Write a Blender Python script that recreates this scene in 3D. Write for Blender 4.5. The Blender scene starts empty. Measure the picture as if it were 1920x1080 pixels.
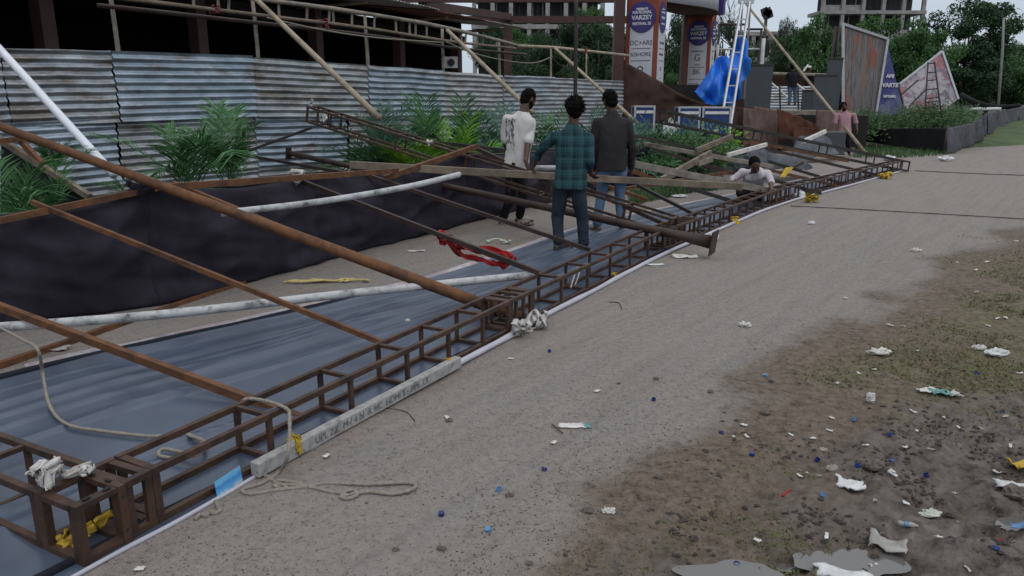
import bpy, bmesh, math, random
import numpy as np
from mathutils import Vector, Matrix, noise as mnoise

random.seed(7)
rng = np.random.default_rng(7)
S = bpy.context.scene
COL = S.collection
V = Vector

# ------------------------------------------------------------------ camera, sky, sun, exposure
CAMH, FPX, PITCH = 1.6, 1400.0, math.atan(352 / 1400)
cam = bpy.data.cameras.new('camera'); camo = bpy.data.objects.new('camera', cam); COL.objects.link(camo)
camo.location = (0, 0, CAMH); camo.rotation_euler = (math.pi / 2 - PITCH, 0, 0)
cam.sensor_width = 36; cam.lens = 36 * FPX / 1920; cam.clip_start = .05; cam.clip_end = 3000
S.camera = camo

SUN_EL, SUN_AZ = math.radians(52), math.radians(150)
world = bpy.data.worlds.new('World'); S.world = world; world.use_nodes = True
wn = world.node_tree; bg = wn.nodes['Background']
sky = wn.nodes.new('ShaderNodeTexSky'); sky.sky_type = 'NISHITA'; sky.sun_disc = False
sky.sun_elevation = SUN_EL; sky.sun_rotation = SUN_AZ; sky.air_density = 1.0; sky.dust_density = .5; sky.ozone_density = 1.0
hsv = wn.nodes.new('ShaderNodeHueSaturation'); hsv.inputs['Saturation'].default_value = .6
wn.links.new(sky.outputs[0], hsv.inputs['Color'])
# overcast deck: dimmer and bluer near the horizon, brighter overhead, with soft cloud mottling
wtc = wn.nodes.new('ShaderNodeTexCoord'); wsp = wn.nodes.new('ShaderNodeSeparateXYZ'); wn.links.new(wtc.outputs['Generated'], wsp.inputs[0])
wr = wn.nodes.new('ShaderNodeValToRGB'); wn.links.new(wsp.outputs[2], wr.inputs[0]); we = wr.color_ramp.elements
we[0].position = .0; we[0].color = (3.0, 3.55, 4.2, 1); we[1].position = 1; we[1].color = (8.6, 8.7, 8.9, 1)
wm = wn.nodes.new('ShaderNodeMapping'); wm.inputs['Scale'].default_value = (2.2, 2.2, 7); wn.links.new(wtc.outputs['Generated'], wm.inputs[0])
wz = wn.nodes.new('ShaderNodeTexNoise'); wz.inputs['Scale'].default_value = 1.6; wz.inputs['Detail'].default_value = 5; wn.links.new(wm.outputs[0], wz.inputs['Vector'])
wq = wn.nodes.new('ShaderNodeValToRGB'); wn.links.new(wz.outputs['Fac'], wq.inputs[0]); wq.color_ramp.elements[0].position = .3; wq.color_ramp.elements[0].color = (.86, .88, .9, 1); wq.color_ramp.elements[1].position = .7; wq.color_ramp.elements[1].color = (1.1, 1.09, 1.08, 1)
wx = wn.nodes.new('ShaderNodeMix'); wx.data_type = 'RGBA'; wx.blend_type = 'MULTIPLY'; wx.inputs[0].default_value = 1; wn.links.new(wr.outputs[0], wx.inputs[6]); wn.links.new(wq.outputs[0], wx.inputs[7])
wy = wn.nodes.new('ShaderNodeMix'); wy.data_type = 'RGBA'; wy.inputs[0].default_value = .88; wn.links.new(hsv.outputs[0], wy.inputs[6]); wn.links.new(wx.outputs[2], wy.inputs[7]); wn.links.new(wy.outputs[2], bg.inputs[0])
bg.inputs[1].default_value = .15
sl = bpy.data.lights.new('sun', 'SUN'); so = bpy.data.objects.new('sun', sl); COL.objects.link(so)
sl.energy = .6; sl.angle = math.radians(35); sl.color = (1, .97, .93)
so.rotation_euler = (math.pi / 2 - SUN_EL, 0, math.pi - SUN_AZ)
S.view_settings.view_transform = 'Standard'; S.view_settings.look = 'None'
S.view_settings.exposure = 0.0; S.view_settings.gamma = 1
S.cycles.max_bounces = 6; S.cycles.use_denoising = True

# ------------------------------------------------------------------ photo geometry helpers (lens used only to measure where things stand)
_c, _s = math.cos(PITCH), math.sin(PITCH)
def ray(px, py):
    u, v = (px - 960) / FPX, (540 - py) / FPX
    return V((u, _c + v * _s, -_s + v * _c))
def G(px, py, z=0.0):
    d = ray(px, py); t = (z - CAMH) / d.z
    return V((d.x * t, d.y * t, z))
def D(px, py, Y):
    d = ray(px, py); t = Y / d.y
    return V((d.x * t, Y, CAMH + d.z * t))

# ------------------------------------------------------------------ object helpers
def tag(o, label=None, cat=None, group=None, kind=None):
    if label: o['label'] = label
    if cat: o['category'] = cat
    if group: o['group'] = group
    if kind: o['kind'] = kind
    return o
def thing(name, label, cat, loc=(0, 0, 0), group=None):
    o = bpy.data.objects.new(name, None); COL.objects.link(o); o.location = loc
    o.empty_display_size = .1
    return tag(o, label, cat, group)
def wloc(o):
    p = V((0, 0, 0))
    while o is not None:
        p += V(o.location); o = o.parent
    return p

class MB:
    def __init__(self): self.v = []; self.f = []
    def add(self, vs, fs):
        n = len(self.v); self.v += [V(v) for v in vs]; self.f += [tuple(i + n for i in f) for f in fs]
        return self
    def box(self, c, ax, ay, az):
        c, ax, ay, az = V(c), V(ax) / 2, V(ay) / 2, V(az) / 2
        vs = [c + a * ax + b * ay + d * az for d in (-1, 1) for b in (-1, 1) for a in (-1, 1)]
        return self.add(vs, [(0, 2, 3, 1), (4, 5, 7, 6), (0, 1, 5, 4), (2, 6, 7, 3), (0, 4, 6, 2), (1, 3, 7, 5)])
    def bar(self, p0, p1, w, h, up=(0, 0, 1)):
        p0, p1 = V(p0), V(p1); d = p1 - p0; L = d.length; d.normalize()
        s = d.cross(V(up))
        if s.length < 1e-4: s = d.cross(V((1, 0, 0)))
        s.normalize(); u = s.cross(d)
        return self.box((p0 + p1) / 2, d * L, s * w, u * h)
    def angle(self, p0, p1, w, t=.004, up=(0, 0, 1), flip=1):     # L-section steel
        p0, p1 = V(p0), V(p1); d = (p1 - p0); L = d.length; d.normalize()
        s = d.cross(V(up)).normalized() * flip; u = d.cross(s).normalized()
        if u.z < 0: u = -u
        self.box((p0 + p1) / 2, d * L, s * w, u * t)
        self.box((p0 + p1) / 2 + s * (w / 2 - t / 2) - u * (w / 2 + t * .5), d * L, s * t, u * w)
        return self
    def tube(self, pts, r, n=8, cap=True, jitter=0):
        pts = [V(p) for p in pts]; N = len(pts)
        rs = list(r) if hasattr(r, '__len__') else [r] * N
        t = [(pts[min(i + 1, N - 1)] - pts[max(i - 1, 0)]).normalized() for i in range(N)]
        u = t[0].orthogonal().normalized(); base = len(self.v)
        for i in range(N):
            u = (u - t[i] * u.dot(t[i])); u = u.normalized() if u.length > 1e-6 else t[i].orthogonal().normalized()
            w = t[i].cross(u)
            for k in range(n):
                a = 2 * math.pi * k / n; rr = rs[i] * (1 + (random.uniform(-jitter, jitter) if jitter else 0))
                self.v.append(pts[i] + (u * math.cos(a) + w * math.sin(a)) * rr)
        for i in range(N - 1):
            for k in range(n):
                a, b = base + i * n + k, base + i * n + (k + 1) % n
                self.f.append((a, b, b + n, a + n))
        if cap:
            self.f.append(tuple(base + k for k in range(n))[::-1]); self.f.append(tuple(base + (N - 1) * n + k for k in range(n)))
        return self
    def ell(self, c, ax, ay, az, nu=14, nv=9):                     # ellipsoid with half axes
        c, ax, ay, az = V(c), V(ax), V(ay), V(az); vs = [c + az]; fs = []
        for j in range(1, nv):
            p = math.pi * j / nv
            for i in range(nu):
                a = 2 * math.pi * i / nu
                vs.append(c + ax * math.cos(a) * math.sin(p) + ay * math.sin(a) * math.sin(p) + az * math.cos(p))
        vs.append(c - az); L = len(vs) - 1
        for i in range(nu):
            k = (i + 1) % nu
            fs.append((0, 1 + i, 1 + k)); fs.append((L, 1 + (nv - 2) * nu + k, 1 + (nv - 2) * nu + i))
            for j in range(nv - 2):
                a = 1 + j * nu
                fs.append((a + i, a + nu + i, a + nu + k, a + k))
        return self.add(vs, fs)
    def cone(self, p0, p1, r0, r1, n=12):                          # round-ended taper
        p0, p1 = V(p0), V(p1); d = p1 - p0
        x = d.orthogonal().normalized(); y = d.normalized().cross(x); z = d.normalized()
        self.ell(p0, x * r0, y * r0, z * r0, n, 8); self.ell(p1, x * r1, y * r1, z * r1, n, 8)
        self.tube([p0, p0.lerp(p1, .5), p1], [r0, (r0 + r1) / 2, r1], n)
        return self
    def grid(self, P):                                             # P[i][j] points
        n, m = len(P), len(P[0]); b = len(self.v)
        for r in P: self.v += [V(p) for p in r]
        for i in range(n - 1):
            for j in range(m - 1):
                a = b + i * m + j; self.f.append((a, a + 1, a + m + 1, a + m))
        return self
    def poly(self, pts, normal, th):                               # extruded flat outline
        pts = [V(p) for p in pts]; n = len(pts); k = V(normal).normalized() * th
        vs = pts + [p + k for p in pts]
        fs = [tuple(range(n))[::-1], tuple(range(n, 2 * n))] + [(i, (i + 1) % n, (i + 1) % n + n, i + n) for i in range(n)]
        return self.add(vs, fs)
    def build(self, name, mat, parent=None, smooth=False, loc=None, mods=None):
        me = bpy.data.meshes.new(name)
        if parent is not None: off = wloc(parent); oloc = V((0, 0, 0))
        else:
            if loc is None:
                a = np.array([tuple(v) for v in self.v]); loc = (a[:, 0].mean(), a[:, 1].mean(), a[:, 2].min())
            off = V(loc); oloc = off
        me.from_pydata([tuple(v - off) for v in self.v], [], self.f); me.update()
        bm = bmesh.new(); bm.from_mesh(me); bmesh.ops.recalc_face_normals(bm, faces=bm.faces); bm.to_mesh(me); bm.free()
        if mat: me.materials.append(mat)
        if smooth: me.polygons.foreach_set('use_smooth', [True] * len(me.polygons))
        o = bpy.data.objects.new(name, me); COL.objects.link(o); o.location = oloc
        if parent is not None: o.parent = parent
        for k, kw in (mods or []):
            m = o.modifiers.new(k.lower(), k)
            for a, b in kw.items(): setattr(m, a, b)
        return o
def bake(o):                                                       # apply modifiers without operators
    dg = bpy.context.evaluated_depsgraph_get(); dg.update()
    me = bpy.data.meshes.new_from_object(o.evaluated_get(dg)); o.modifiers.clear(); o.data = me
    return o
def wrinkle(o, amp, freq, seed=0, stretch=(1, 1, 1)):
    me = o.data; st = V(stretch)
    for v in me.vertices:
        p = V((v.co.x * st.x, v.co.y * st.y, v.co.z * st.z)) * freq + V((seed * 7.3, seed * 3.1, 0))
        v.co += v.normal * (mnoise.fractal(p, 1.0, 2.0, 3) * amp)
    me.update(); return o

def smoothpath(pts, k=6):                                          # Catmull-Rom
    pts = [V(p) for p in pts]; out = []
    P = [pts[0] * 2 - pts[1]] + pts + [pts[-1] * 2 - pts[-2]]
    for i in range(1, len(P) - 2):
        a, b, c, d = P[i - 1], P[i], P[i + 1], P[i + 2]
        for j in range(k):
            t = j / k
            out.append(.5 * (2 * b + (c - a) * t + (2 * a - 5 * b + 4 * c - d) * t * t + (3 * b - a - 3 * c + d) * t ** 3))
    out.append(pts[-1]); return out

# ------------------------------------------------------------------ materials
def lin(*c):
    return tuple(((x / 255 / 12.92) if x / 255 <= .04045 else ((x / 255 + .055) / 1.055) ** 2.4) for x in c)
class N:
    def __init__(self, name):
        self.m = bpy.data.materials.new(name); self.m.use_nodes = True; self.t = self.m.node_tree
        self.b = self.t.nodes['Principled BSDF']; self.tc = None
    def new(self, k, **kw):
        n = self.t.nodes.new('ShaderNode' + k)
        for a, v in kw.items(): setattr(n, a, v)
        return n
    def link(self, a, b): self.t.links.new(a, b)
    def co(self, scale=(1, 1, 1), kind='Object'):
        tc = self.new('TexCoord'); mp = self.new('Mapping'); mp.inputs['Scale'].default_value = scale
        self.link(tc.outputs[kind], mp.inputs[0]); return mp.outputs[0]
    def wco(self, scale=(1, 1, 1), rz=0):
        g = self.new('NewGeometry'); mp = self.new('Mapping'); mp.inputs['Scale'].default_value = scale; mp.inputs['Rotation'].default_value = (0, 0, rz)
        self.link(g.outputs['Position'], mp.inputs[0]); return mp.outputs[0]
    def noise(self, co, scale, detail=4, rough=.6, dist=0):
        n = self.new('TexNoise'); n.inputs['Scale'].default_value = scale; n.inputs['Detail'].default_value = detail
        n.inputs['Roughness'].default_value = rough; n.inputs['Distortion'].default_value = dist
        self.link(co, n.inputs['Vector']); return n.outputs['Fac']
    def ramp(self, fac, stops):
        r = self.new('ValToRGB'); e = r.color_ramp.elements
        while len(e) < len(stops): e.new(.5)
        for i, (p, c) in enumerate(stops):
            e[i].position = p; e[i].color = (*c, 1) if hasattr(c, '__len__') else (c, c, c, 1)
        self.link(fac, r.inputs[0]); return r.outputs[0]
    def mix(self, fac, a, b, mode='MIX'):
        m = self.new('Mix', data_type='RGBA', blend_type=mode)
        for s, x in ((0, fac), (6, a), (7, b)):
            if hasattr(x, 'is_linked') or hasattr(x, 'links'): self.link(x, m.inputs[s])
            elif s == 0: m.inputs[s].default_value = x
            else: m.inputs[s].default_value = (*x, 1)
        return m.outputs[2]
    def math(self, op, a, b=0.0, clamp=False):
        m = self.new('Math', operation=op); m.use_clamp = clamp
        for i, x in enumerate((a, b)):
            if hasattr(x, 'links'): self.link(x, m.inputs[i])
            else: m.inputs[i].default_value = x
        return m.outputs[0]
    def attr(self, name): a = self.new('Attribute'); a.attribute_name = name; return a.outputs['Fac']
    def bump(self, h, strength=.3, dist=.01):
        b = self.new('Bump'); b.inputs['Strength'].default_value = strength; b.inputs['Distance'].default_value = dist
        self.link(h, b.inputs['Height']); self.link(b.outputs[0], self.b.inputs['Normal'])
    def set(self, col=None, rough=None, metal=None, spec=None):
        for k, x in (('Base Color', col), ('Roughness', rough), ('Metallic', metal), ('Specular IOR Level', spec)):
            if x is None: continue
            if hasattr(x, 'links'): self.link(x, self.b.inputs[k])
            elif hasattr(x, '__len__'): self.b.inputs[k].default_value = (*x, 1)
            else: self.b.inputs[k].default_value = x
        return self.m
def blotch(name, stops, scale=4, rough=.7, metal=0, bump=.2, bscale=60, detail=6, stretch=(1, 1, 1), spec=.4, dist=0):
    n = N(name); co = n.co(stretch); f = n.noise(co, scale, detail, .65, dist)
    k = len(stops); col = n.ramp(f, [(.28 + .44 * i / max(1, k - 1), c) for i, c in enumerate(stops)])
    n.set(col, rough, metal, spec)
    if bump: n.bump(n.noise(n.co(), bscale, 3), bump, .004)
    return n.m
M = {}
M['truss'] = blotch('rusty_truss_steel', [(.020, .013, .011), (.042, .025, .019), (.080, .042, .027), (.034, .025, .022)], 7, .62, .25, .3, 90)
M['rust'] = blotch('orange_rust_steel', [(.038, .021, .015), (.088, .040, .020), (.155, .066, .026), (.060, .034, .024)], 6, .75, .15, .3, 80)
M['rustdark'] = blotch('dark_rust_steel', [(.020, .014, .013), (.042, .027, .022), (.068, .040, .030)], 5, .6, .2, .25, 80)
M['darksteel'] = blotch('dark_painted_steel', [(.02, .018, .018), (.045, .035, .03)], 5, .55, .2, .1)
M['whitepipe'] = blotch('chipped_white_paint', [(.05, .045, .04), (.26, .265, .265), (.40, .405, .41), (.45, .455, .46), (.16, .155, .15)], 10, .5, 0, .15, 50)
M['pvc'] = blotch('clean_white_pipe', [(.55, .58, .64), (.66, .69, .74)], 3, .35, 0, 0)
M['wood'] = blotch('weathered_timber', [(.07, .055, .042), (.15, .12, .09), (.22, .18, .135)], 5, .85, 0, .4, 50, stretch=(1, 1, 1))
M['greywood'] = blotch('grey_timber', [(.10, .09, .075), (.20, .175, .145), (.30, .265, .22)], 6, .85, 0, .4, 50)
M['bamboo'] = blotch('pale_bamboo_pole', [(.16, .13, .09), (.30, .25, .18), (.38, .32, .24)], 5, .7, 0, .2, 40)
M['rope'] = blotch('dirty_rope', [(.16, .14, .115), (.30, .27, .23)], 60, .95, 0, .6, 300)
M['yellow'] = blotch('yellow_cloth_strip', [(.32, .20, .02), (.55, .37, .05)], 14, .85, 0, .3, 90)
M['paleyellow'] = blotch('faded_yellow_string', [(.38, .30, .12), (.55, .45, .2)], 20, .9, 0, .3, 90)
M['palestring'] = blotch('pale_string', [(.34, .36, .30), (.5, .52, .45)], 20, .9, 0, .3, 90)
M['red'] = blotch('red_cloth', [(.22, .008, .008), (.42, .014, .016)], 8, .75, 0, .3, 60)
M['oldred'] = blotch('faded_red_cloth', [(.10, .02, .022), (.20, .035, .035)], 8, .85, 0, .3, 60)
M['whitecloth'] = blotch('dirty_white_cloth', [(.30, .28, .25), (.50, .48, .46), (.66, .64, .63)], 9, .9, 0, .4, 60)
M['plastic'] = blotch('white_plastic_bag', [(.50, .50, .50), (.72, .72, .73)], 9, .45, 0, .2, 60)
M['paper'] = blotch('soiled_paper', [(.32, .30, .27), (.55, .53, .50), (.62, .60, .58)], 11, .85, 0, .1, 60)
M['foam'] = blotch('white_foam_board', [(.34, .34, .32), (.55, .56, .56), (.64, .65, .66)], 12, .7, 0, .2, 90)
M['dull'] = blotch('dull_plastic', [(.22, .21, .19), (.36, .35, .33)], 14, .6, 0, .1, 60)
M['capblue'] = blotch('blue_cap_plastic', [(.012, .035, .17), (.02, .055, .25)], 20, .4, 0, 0)
M['caplight'] = blotch('light_blue_plastic', [(.08, .18, .33), (.12, .25, .42)], 20, .45, 0, 0)
M['capnavy'] = blotch('navy_cap_plastic', [(.012, .018, .11), (.02, .03, .16)], 20, .4, 0, 0)
M['teal'] = blotch('teal_wrapper', [(.05, .16, .16), (.12, .26, .25)], 20, .5, 0, .2, 60)
M['stone'] = blotch('loose_stone', [(.08, .065, .055), (.17, .145, .125)], 14, .9, 0, .5, 60)
M['palestone'] = blotch('pale_stone', [(.22, .19, .16), (.34, .30, .26)], 14, .9, 0, .5, 60)
M['skin'] = blotch('brown_skin', [(.070, .036, .024), (.095, .050, .033)], 9, .55, 0, 0)
M['hair'] = blotch('black_hair', [(.003, .0026, .0026), (.008, .007, .0065)], 60, .85, 0, .6, 160, spec=.08)
def cloth_mat(name, stops, scale=5, bump=.3):
    return blotch(name, stops, scale, .9, 0, bump, 220, spec=.2)
M['fabric'] = cloth_mat('dark_fence_fabric', [(.013, .0115, .017), (.024, .021, .031), (.038, .033, .046)], 2.4)
M['netting'] = cloth_mat('black_shade_netting', [(.010, .010, .011), (.022, .022, .024)], 3)
M['greynet'] = cloth_mat('grey_shade_netting', [(.05, .05, .058), (.10, .10, .115)], 3)
M['brownfab'] = cloth_mat('brown_tarpaulin', [(.028, .015, .012), (.05, .028, .022), (.065, .038, .03)], 2)
M['tanfab'] = cloth_mat('tan_brown_cloth', [(.075, .05, .042), (.13, .09, .078), (.16, .115, .10)], 2)
M['browncloth'] = cloth_mat('red_brown_cloth', [(.055, .022, .015), (.11, .045, .03)], 2)
M['greysheet'] = cloth_mat('grey_plastic_sheet', [(.05, .055, .065), (.12, .13, .15)], 3)
M['greypanel'] = blotch('grey_stage_panel', [(.040, .046, .052), (.055, .062, .068)], 1.5, .6, 0, 0)
M['steelbrown'] = blotch('red_oxide_steel', [(.040, .018, .016), (.075, .033, .028)], 2, .6, .1, .1)
M['shedbrown'] = blotch('shed_column_paint', [(.045, .026, .022), (.075, .042, .036)], 2, .7, 0, .1)
M['black'] = blotch('unlit_shed_cladding', [(.010, .009, .009), (.016, .014, .014)], 2, .9, 0, 0)  # deep shade of the shed interior is put into this near-black colour
M['concrete'] = blotch('grey_concrete', [(.16, .155, .155), (.24, .235, .23), (.30, .29, .285)], 1.2, .9, 0, .2, 8)
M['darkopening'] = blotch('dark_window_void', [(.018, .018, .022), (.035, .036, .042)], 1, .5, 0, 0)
M['alu'] = blotch('dull_aluminium', [(.35, .36, .38), (.52, .53, .55)], 9, .42, .5, 0)
M['caseblue'] = blotch('blue_case_panel', [(.010, .028, .115), (.016, .040, .15)], 5, .45, 0, 0)
M['water'] = N('muddy_water').set((.115, .108, .103), .025, 0, .7)
M['trunk'] = blotch('tree_bark', [(.03, .023, .018), (.07, .055, .042)], 6, .9, 0, .6, 20)
M['stemgreen'] = blotch('palm_stem', [(.05, .075, .025), (.10, .12, .04)], 6, .7, 0, 0)
def leaf_mat(name, a, b, c, patch=.6):
    n = N(name); g = n.new('NewGeometry'); f = n.math('ADD', n.math('MULTIPLY', g.outputs['Random Per Island'], .6), n.math('MULTIPLY', n.noise(n.co(), patch, 3), .5))
    col = n.ramp(f, [(.2, a), (.52, b), (.9, c)])
    n.set(col, .6, 0, .3)
    tr = n.new('BsdfTranslucent'); n.link(col, tr.inputs[0]); mx = n.new('MixShader'); mx.inputs[0].default_value = .22
    n.link(n.b.outputs[0], mx.inputs[1]); n.link(tr.outputs[0], mx.inputs[2])
    n.link(mx.outputs[0], n.t.nodes['Material Output'].inputs[0]); return n.m
M['leafdark'] = leaf_mat('dark_tree_leaves', (.012, .030, .012), (.022, .056, .020), (.040, .088, .030))
M['leafmid'] = leaf_mat('mid_green_leaves', (.020, .056, .017), (.042, .105, .028), (.075, .16, .044))
M['leafgrey'] = leaf_mat('grey_green_leaves', (.022, .036, .022), (.045, .065, .038), (.075, .10, .06))
M['palmdark'] = leaf_mat('dark_palm_leaves', (.028, .085, .032), (.058, .155, .055), (.10, .23, .085), 3)
M['palmblue'] = leaf_mat('blue_green_palm_leaves', (.042, .105, .066), (.080, .165, .110), (.13, .23, .16), 3)
M['palmlime'] = leaf_mat('lime_palm_leaves', (.06, .16, .012), (.12, .28, .02), (.17, .36, .03), 3)
M['hedge'] = leaf_mat('hedge_leaves', (.022, .055, .020), (.045, .10, .034), (.08, .15, .05), 2)
M['turf'] = leaf_mat('verge_grass_blades', (.095, .078, .040), (.130, .122, .050), (.115, .155, .058), 1.3)
M['clod'] = blotch('wet_mud_clods', [(.018, .013, .010), (.05, .038, .030)], 20, .55, 0, .4, 120)
M['debris'] = blotch('dry_leaf_bits', [(.035, .024, .017), (.08, .055, .038)], 40, .95, 0, 0)
# ------------------------------------------------------------------ ground, road, verge
def vnoise(x, y, seed=0):
    xi = np.floor(x).astype(np.int64); yi = np.floor(y).astype(np.int64); fx = x - xi; fy = y - yi
    fx = fx * fx * (3 - 2 * fx); fy = fy * fy * (3 - 2 * fy)
    def h(a, b):
        n = (a * 374761393 + b * 668265263 + seed * 1442695041) & 0x7fffffff
        n = ((n ^ (n >> 13)) * 1274126177) & 0x7fffffff
        return ((n ^ (n >> 16)) & 0xffff) / 65535.0
    return (h(xi, yi) * (1 - fx) + h(xi + 1, yi) * fx) * (1 - fy) + (h(xi, yi + 1) * (1 - fx) + h(xi + 1, yi + 1) * fx) * fy
def fbm(x, y, o=4, seed=0):
    s = 0; a = .5; t = 0
    for k in range(o):
        s = s + a * vnoise(x * 2 ** k + 17 * k, y * 2 ** k + 9 * k, seed + k); t += a; a *= .55
    return s / t
EDGE = np.array([(-1.2, 0.0), (-.35, 1.4), (.07, 2.27), (.25, 2.55), (.45, 2.8), (.75, 3.1), (1.19, 3.55), (1.55, 3.95), (2.1, 4.64), (3.02, 5.83), (3.9, 6.77), (4.94, 7.9), (6.41, 9.24), (9.5, 12), (14, 15.5), (40, 33), (90, 66)])
def edge_dist(X, Y):                                                # + on the verge side
    best = np.full(X.shape, 1e9); sgn = np.zeros(X.shape)
    for (ax, ay), (bx, by) in zip(EDGE[:-1], EDGE[1:]):
        dx, dy = bx - ax, by - ay; L2 = dx * dx + dy * dy
        t = np.clip(((X - ax) * dx + (Y - ay) * dy) / L2, 0, 1)
        ex, ey = X - ax - t * dx, Y - ay - t * dy; d = np.hypot(ex, ey); c = dx * (Y - ay) - dy * (X - ax)
        m = d < best; best = np.where(m, d, best); sgn = np.where(m, -np.sign(c), sgn)
    return best * sgn
PUDDLES = [(1375, 1068, .155, .075), (1590, 1035, .17, .085), (1480, 1030, .08, .03), (1780, 945, .13, .04), (1905, 965, .09, .04), (1700, 1085, .2, .05), (1845, 990, .09, .025)]
def sstep(a, b, x):
    t = np.clip((x - a) / (b - a), 0, 1); return t * t * (3 - 2 * t)
def ground_fields(X, Y):
    e = edge_dist(X, Y); n1 = fbm(X * 1.3, Y * 1.3, 4, 3)
    verge = sstep(-.16, .16, e + .12 + (n1 - .5) * .9)
    # mud: bottom right, wet
    mud = sstep(.15, .75, e + (fbm(X * 2.2, Y * 2.2, 3, 8) - .5) * .8) * sstep(3.35, 2.55, Y - .30 * X + (n1 - .5) * .9)
    green = sstep(.15, 1.1, e + (fbm(X * .9, Y * .9, 3, 21) - .5) * 2.4) * (1 - mud)
    return e, verge, mud, green
def ground_z(X, Y):
    e, verge, mud, green = ground_fields(X, Y)
    a = math.radians(58); U = X * math.cos(a) + Y * math.sin(a); W = -X * math.sin(a) + Y * math.cos(a)
    z = (fbm(X * 9, Y * 9, 3, 5) - .5) * .006 + (fbm(X * .7, Y * .7, 2, 6) - .5) * .03
    z = z + verge * ((fbm(X * 9, Y * 9, 5, 12) - .5) * .05 - .012)
    z = z + mud * ((fbm(U * 2.4, W * 10, 4, 14) - .5) * .095 + (fbm(X * 22, Y * 22, 4, 15) - .5) * .045 - .004)
    # tyre rut running out of the mud along the road edge
    tr = np.exp(-((e - .42) / .09) ** 2) * sstep(1.9, 2.3, Y) * sstep(4.2, 3.2, Y)
    z = z - tr * (.018 + .012 * np.sin(U * 70)) + np.exp(-((e - .58) / .06) ** 2) * .02 * sstep(4.2, 3.2, Y)
    for px, py, rx, ry in PUDDLES:
        c = G(px, py); q = ((X - c.x) / (rx * 1.3)) ** 2 + ((Y - c.y) / (ry * 1.5)) ** 2
        z = z - .055 * np.exp(-q)
    return z
def build_fan(name, ys, sx, mat, half=1.0):
    rows = len(ys); u = np.linspace(-1, 1, sx); Yg = np.repeat(np.array(ys)[:, None], sx, 1)
    Xg = u[None, :] * (half * (Yg + 2.2)) + .12 * Yg
    Z = ground_z(Xg, Yg)
    edge = np.minimum(1, np.minimum((1 - np.abs(u))[None, :] * 14, np.minimum((Yg - ys[0]) / .4, (ys[-1] - Yg) / 14)))
    Z = Z * edge - (1 - edge) * .2
    me = bpy.data.meshes.new(name); idx = np.arange(rows * sx).reshape(rows, sx)
    q = np.stack([idx[:-1, :-1], idx[:-1, 1:], idx[1:, 1:], idx[1:, :-1]], -1).reshape(-1, 4)
    co = np.stack([Xg, Yg, Z], -1).reshape(-1, 3)
    me.vertices.add(len(co)); me.vertices.foreach_set('co', co.ravel())
    me.loops.add(q.size); me.loops.foreach_set('vertex_index', q.ravel()); me.polygons.add(len(q))
    me.polygons.foreach_set('loop_start', np.arange(0, q.size, 4)); me.polygons.foreach_set('loop_total', np.full(len(q), 4)); me.update()
    me.polygons.foreach_set('use_smooth', [True] * len(q))
    e, ve, mu, gr = ground_fields(Xg, Yg)
    for k, a in (('verge', ve), ('mud', mu), ('green', gr)):
        at = me.attributes.new(k, 'FLOAT', 'POINT'); at.data.foreach_set('value', a.ravel().astype(np.float32))
    me.validate(); me.materials.append(mat); o = bpy.data.objects.new(name, me); COL.objects.link(o); return o
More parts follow.
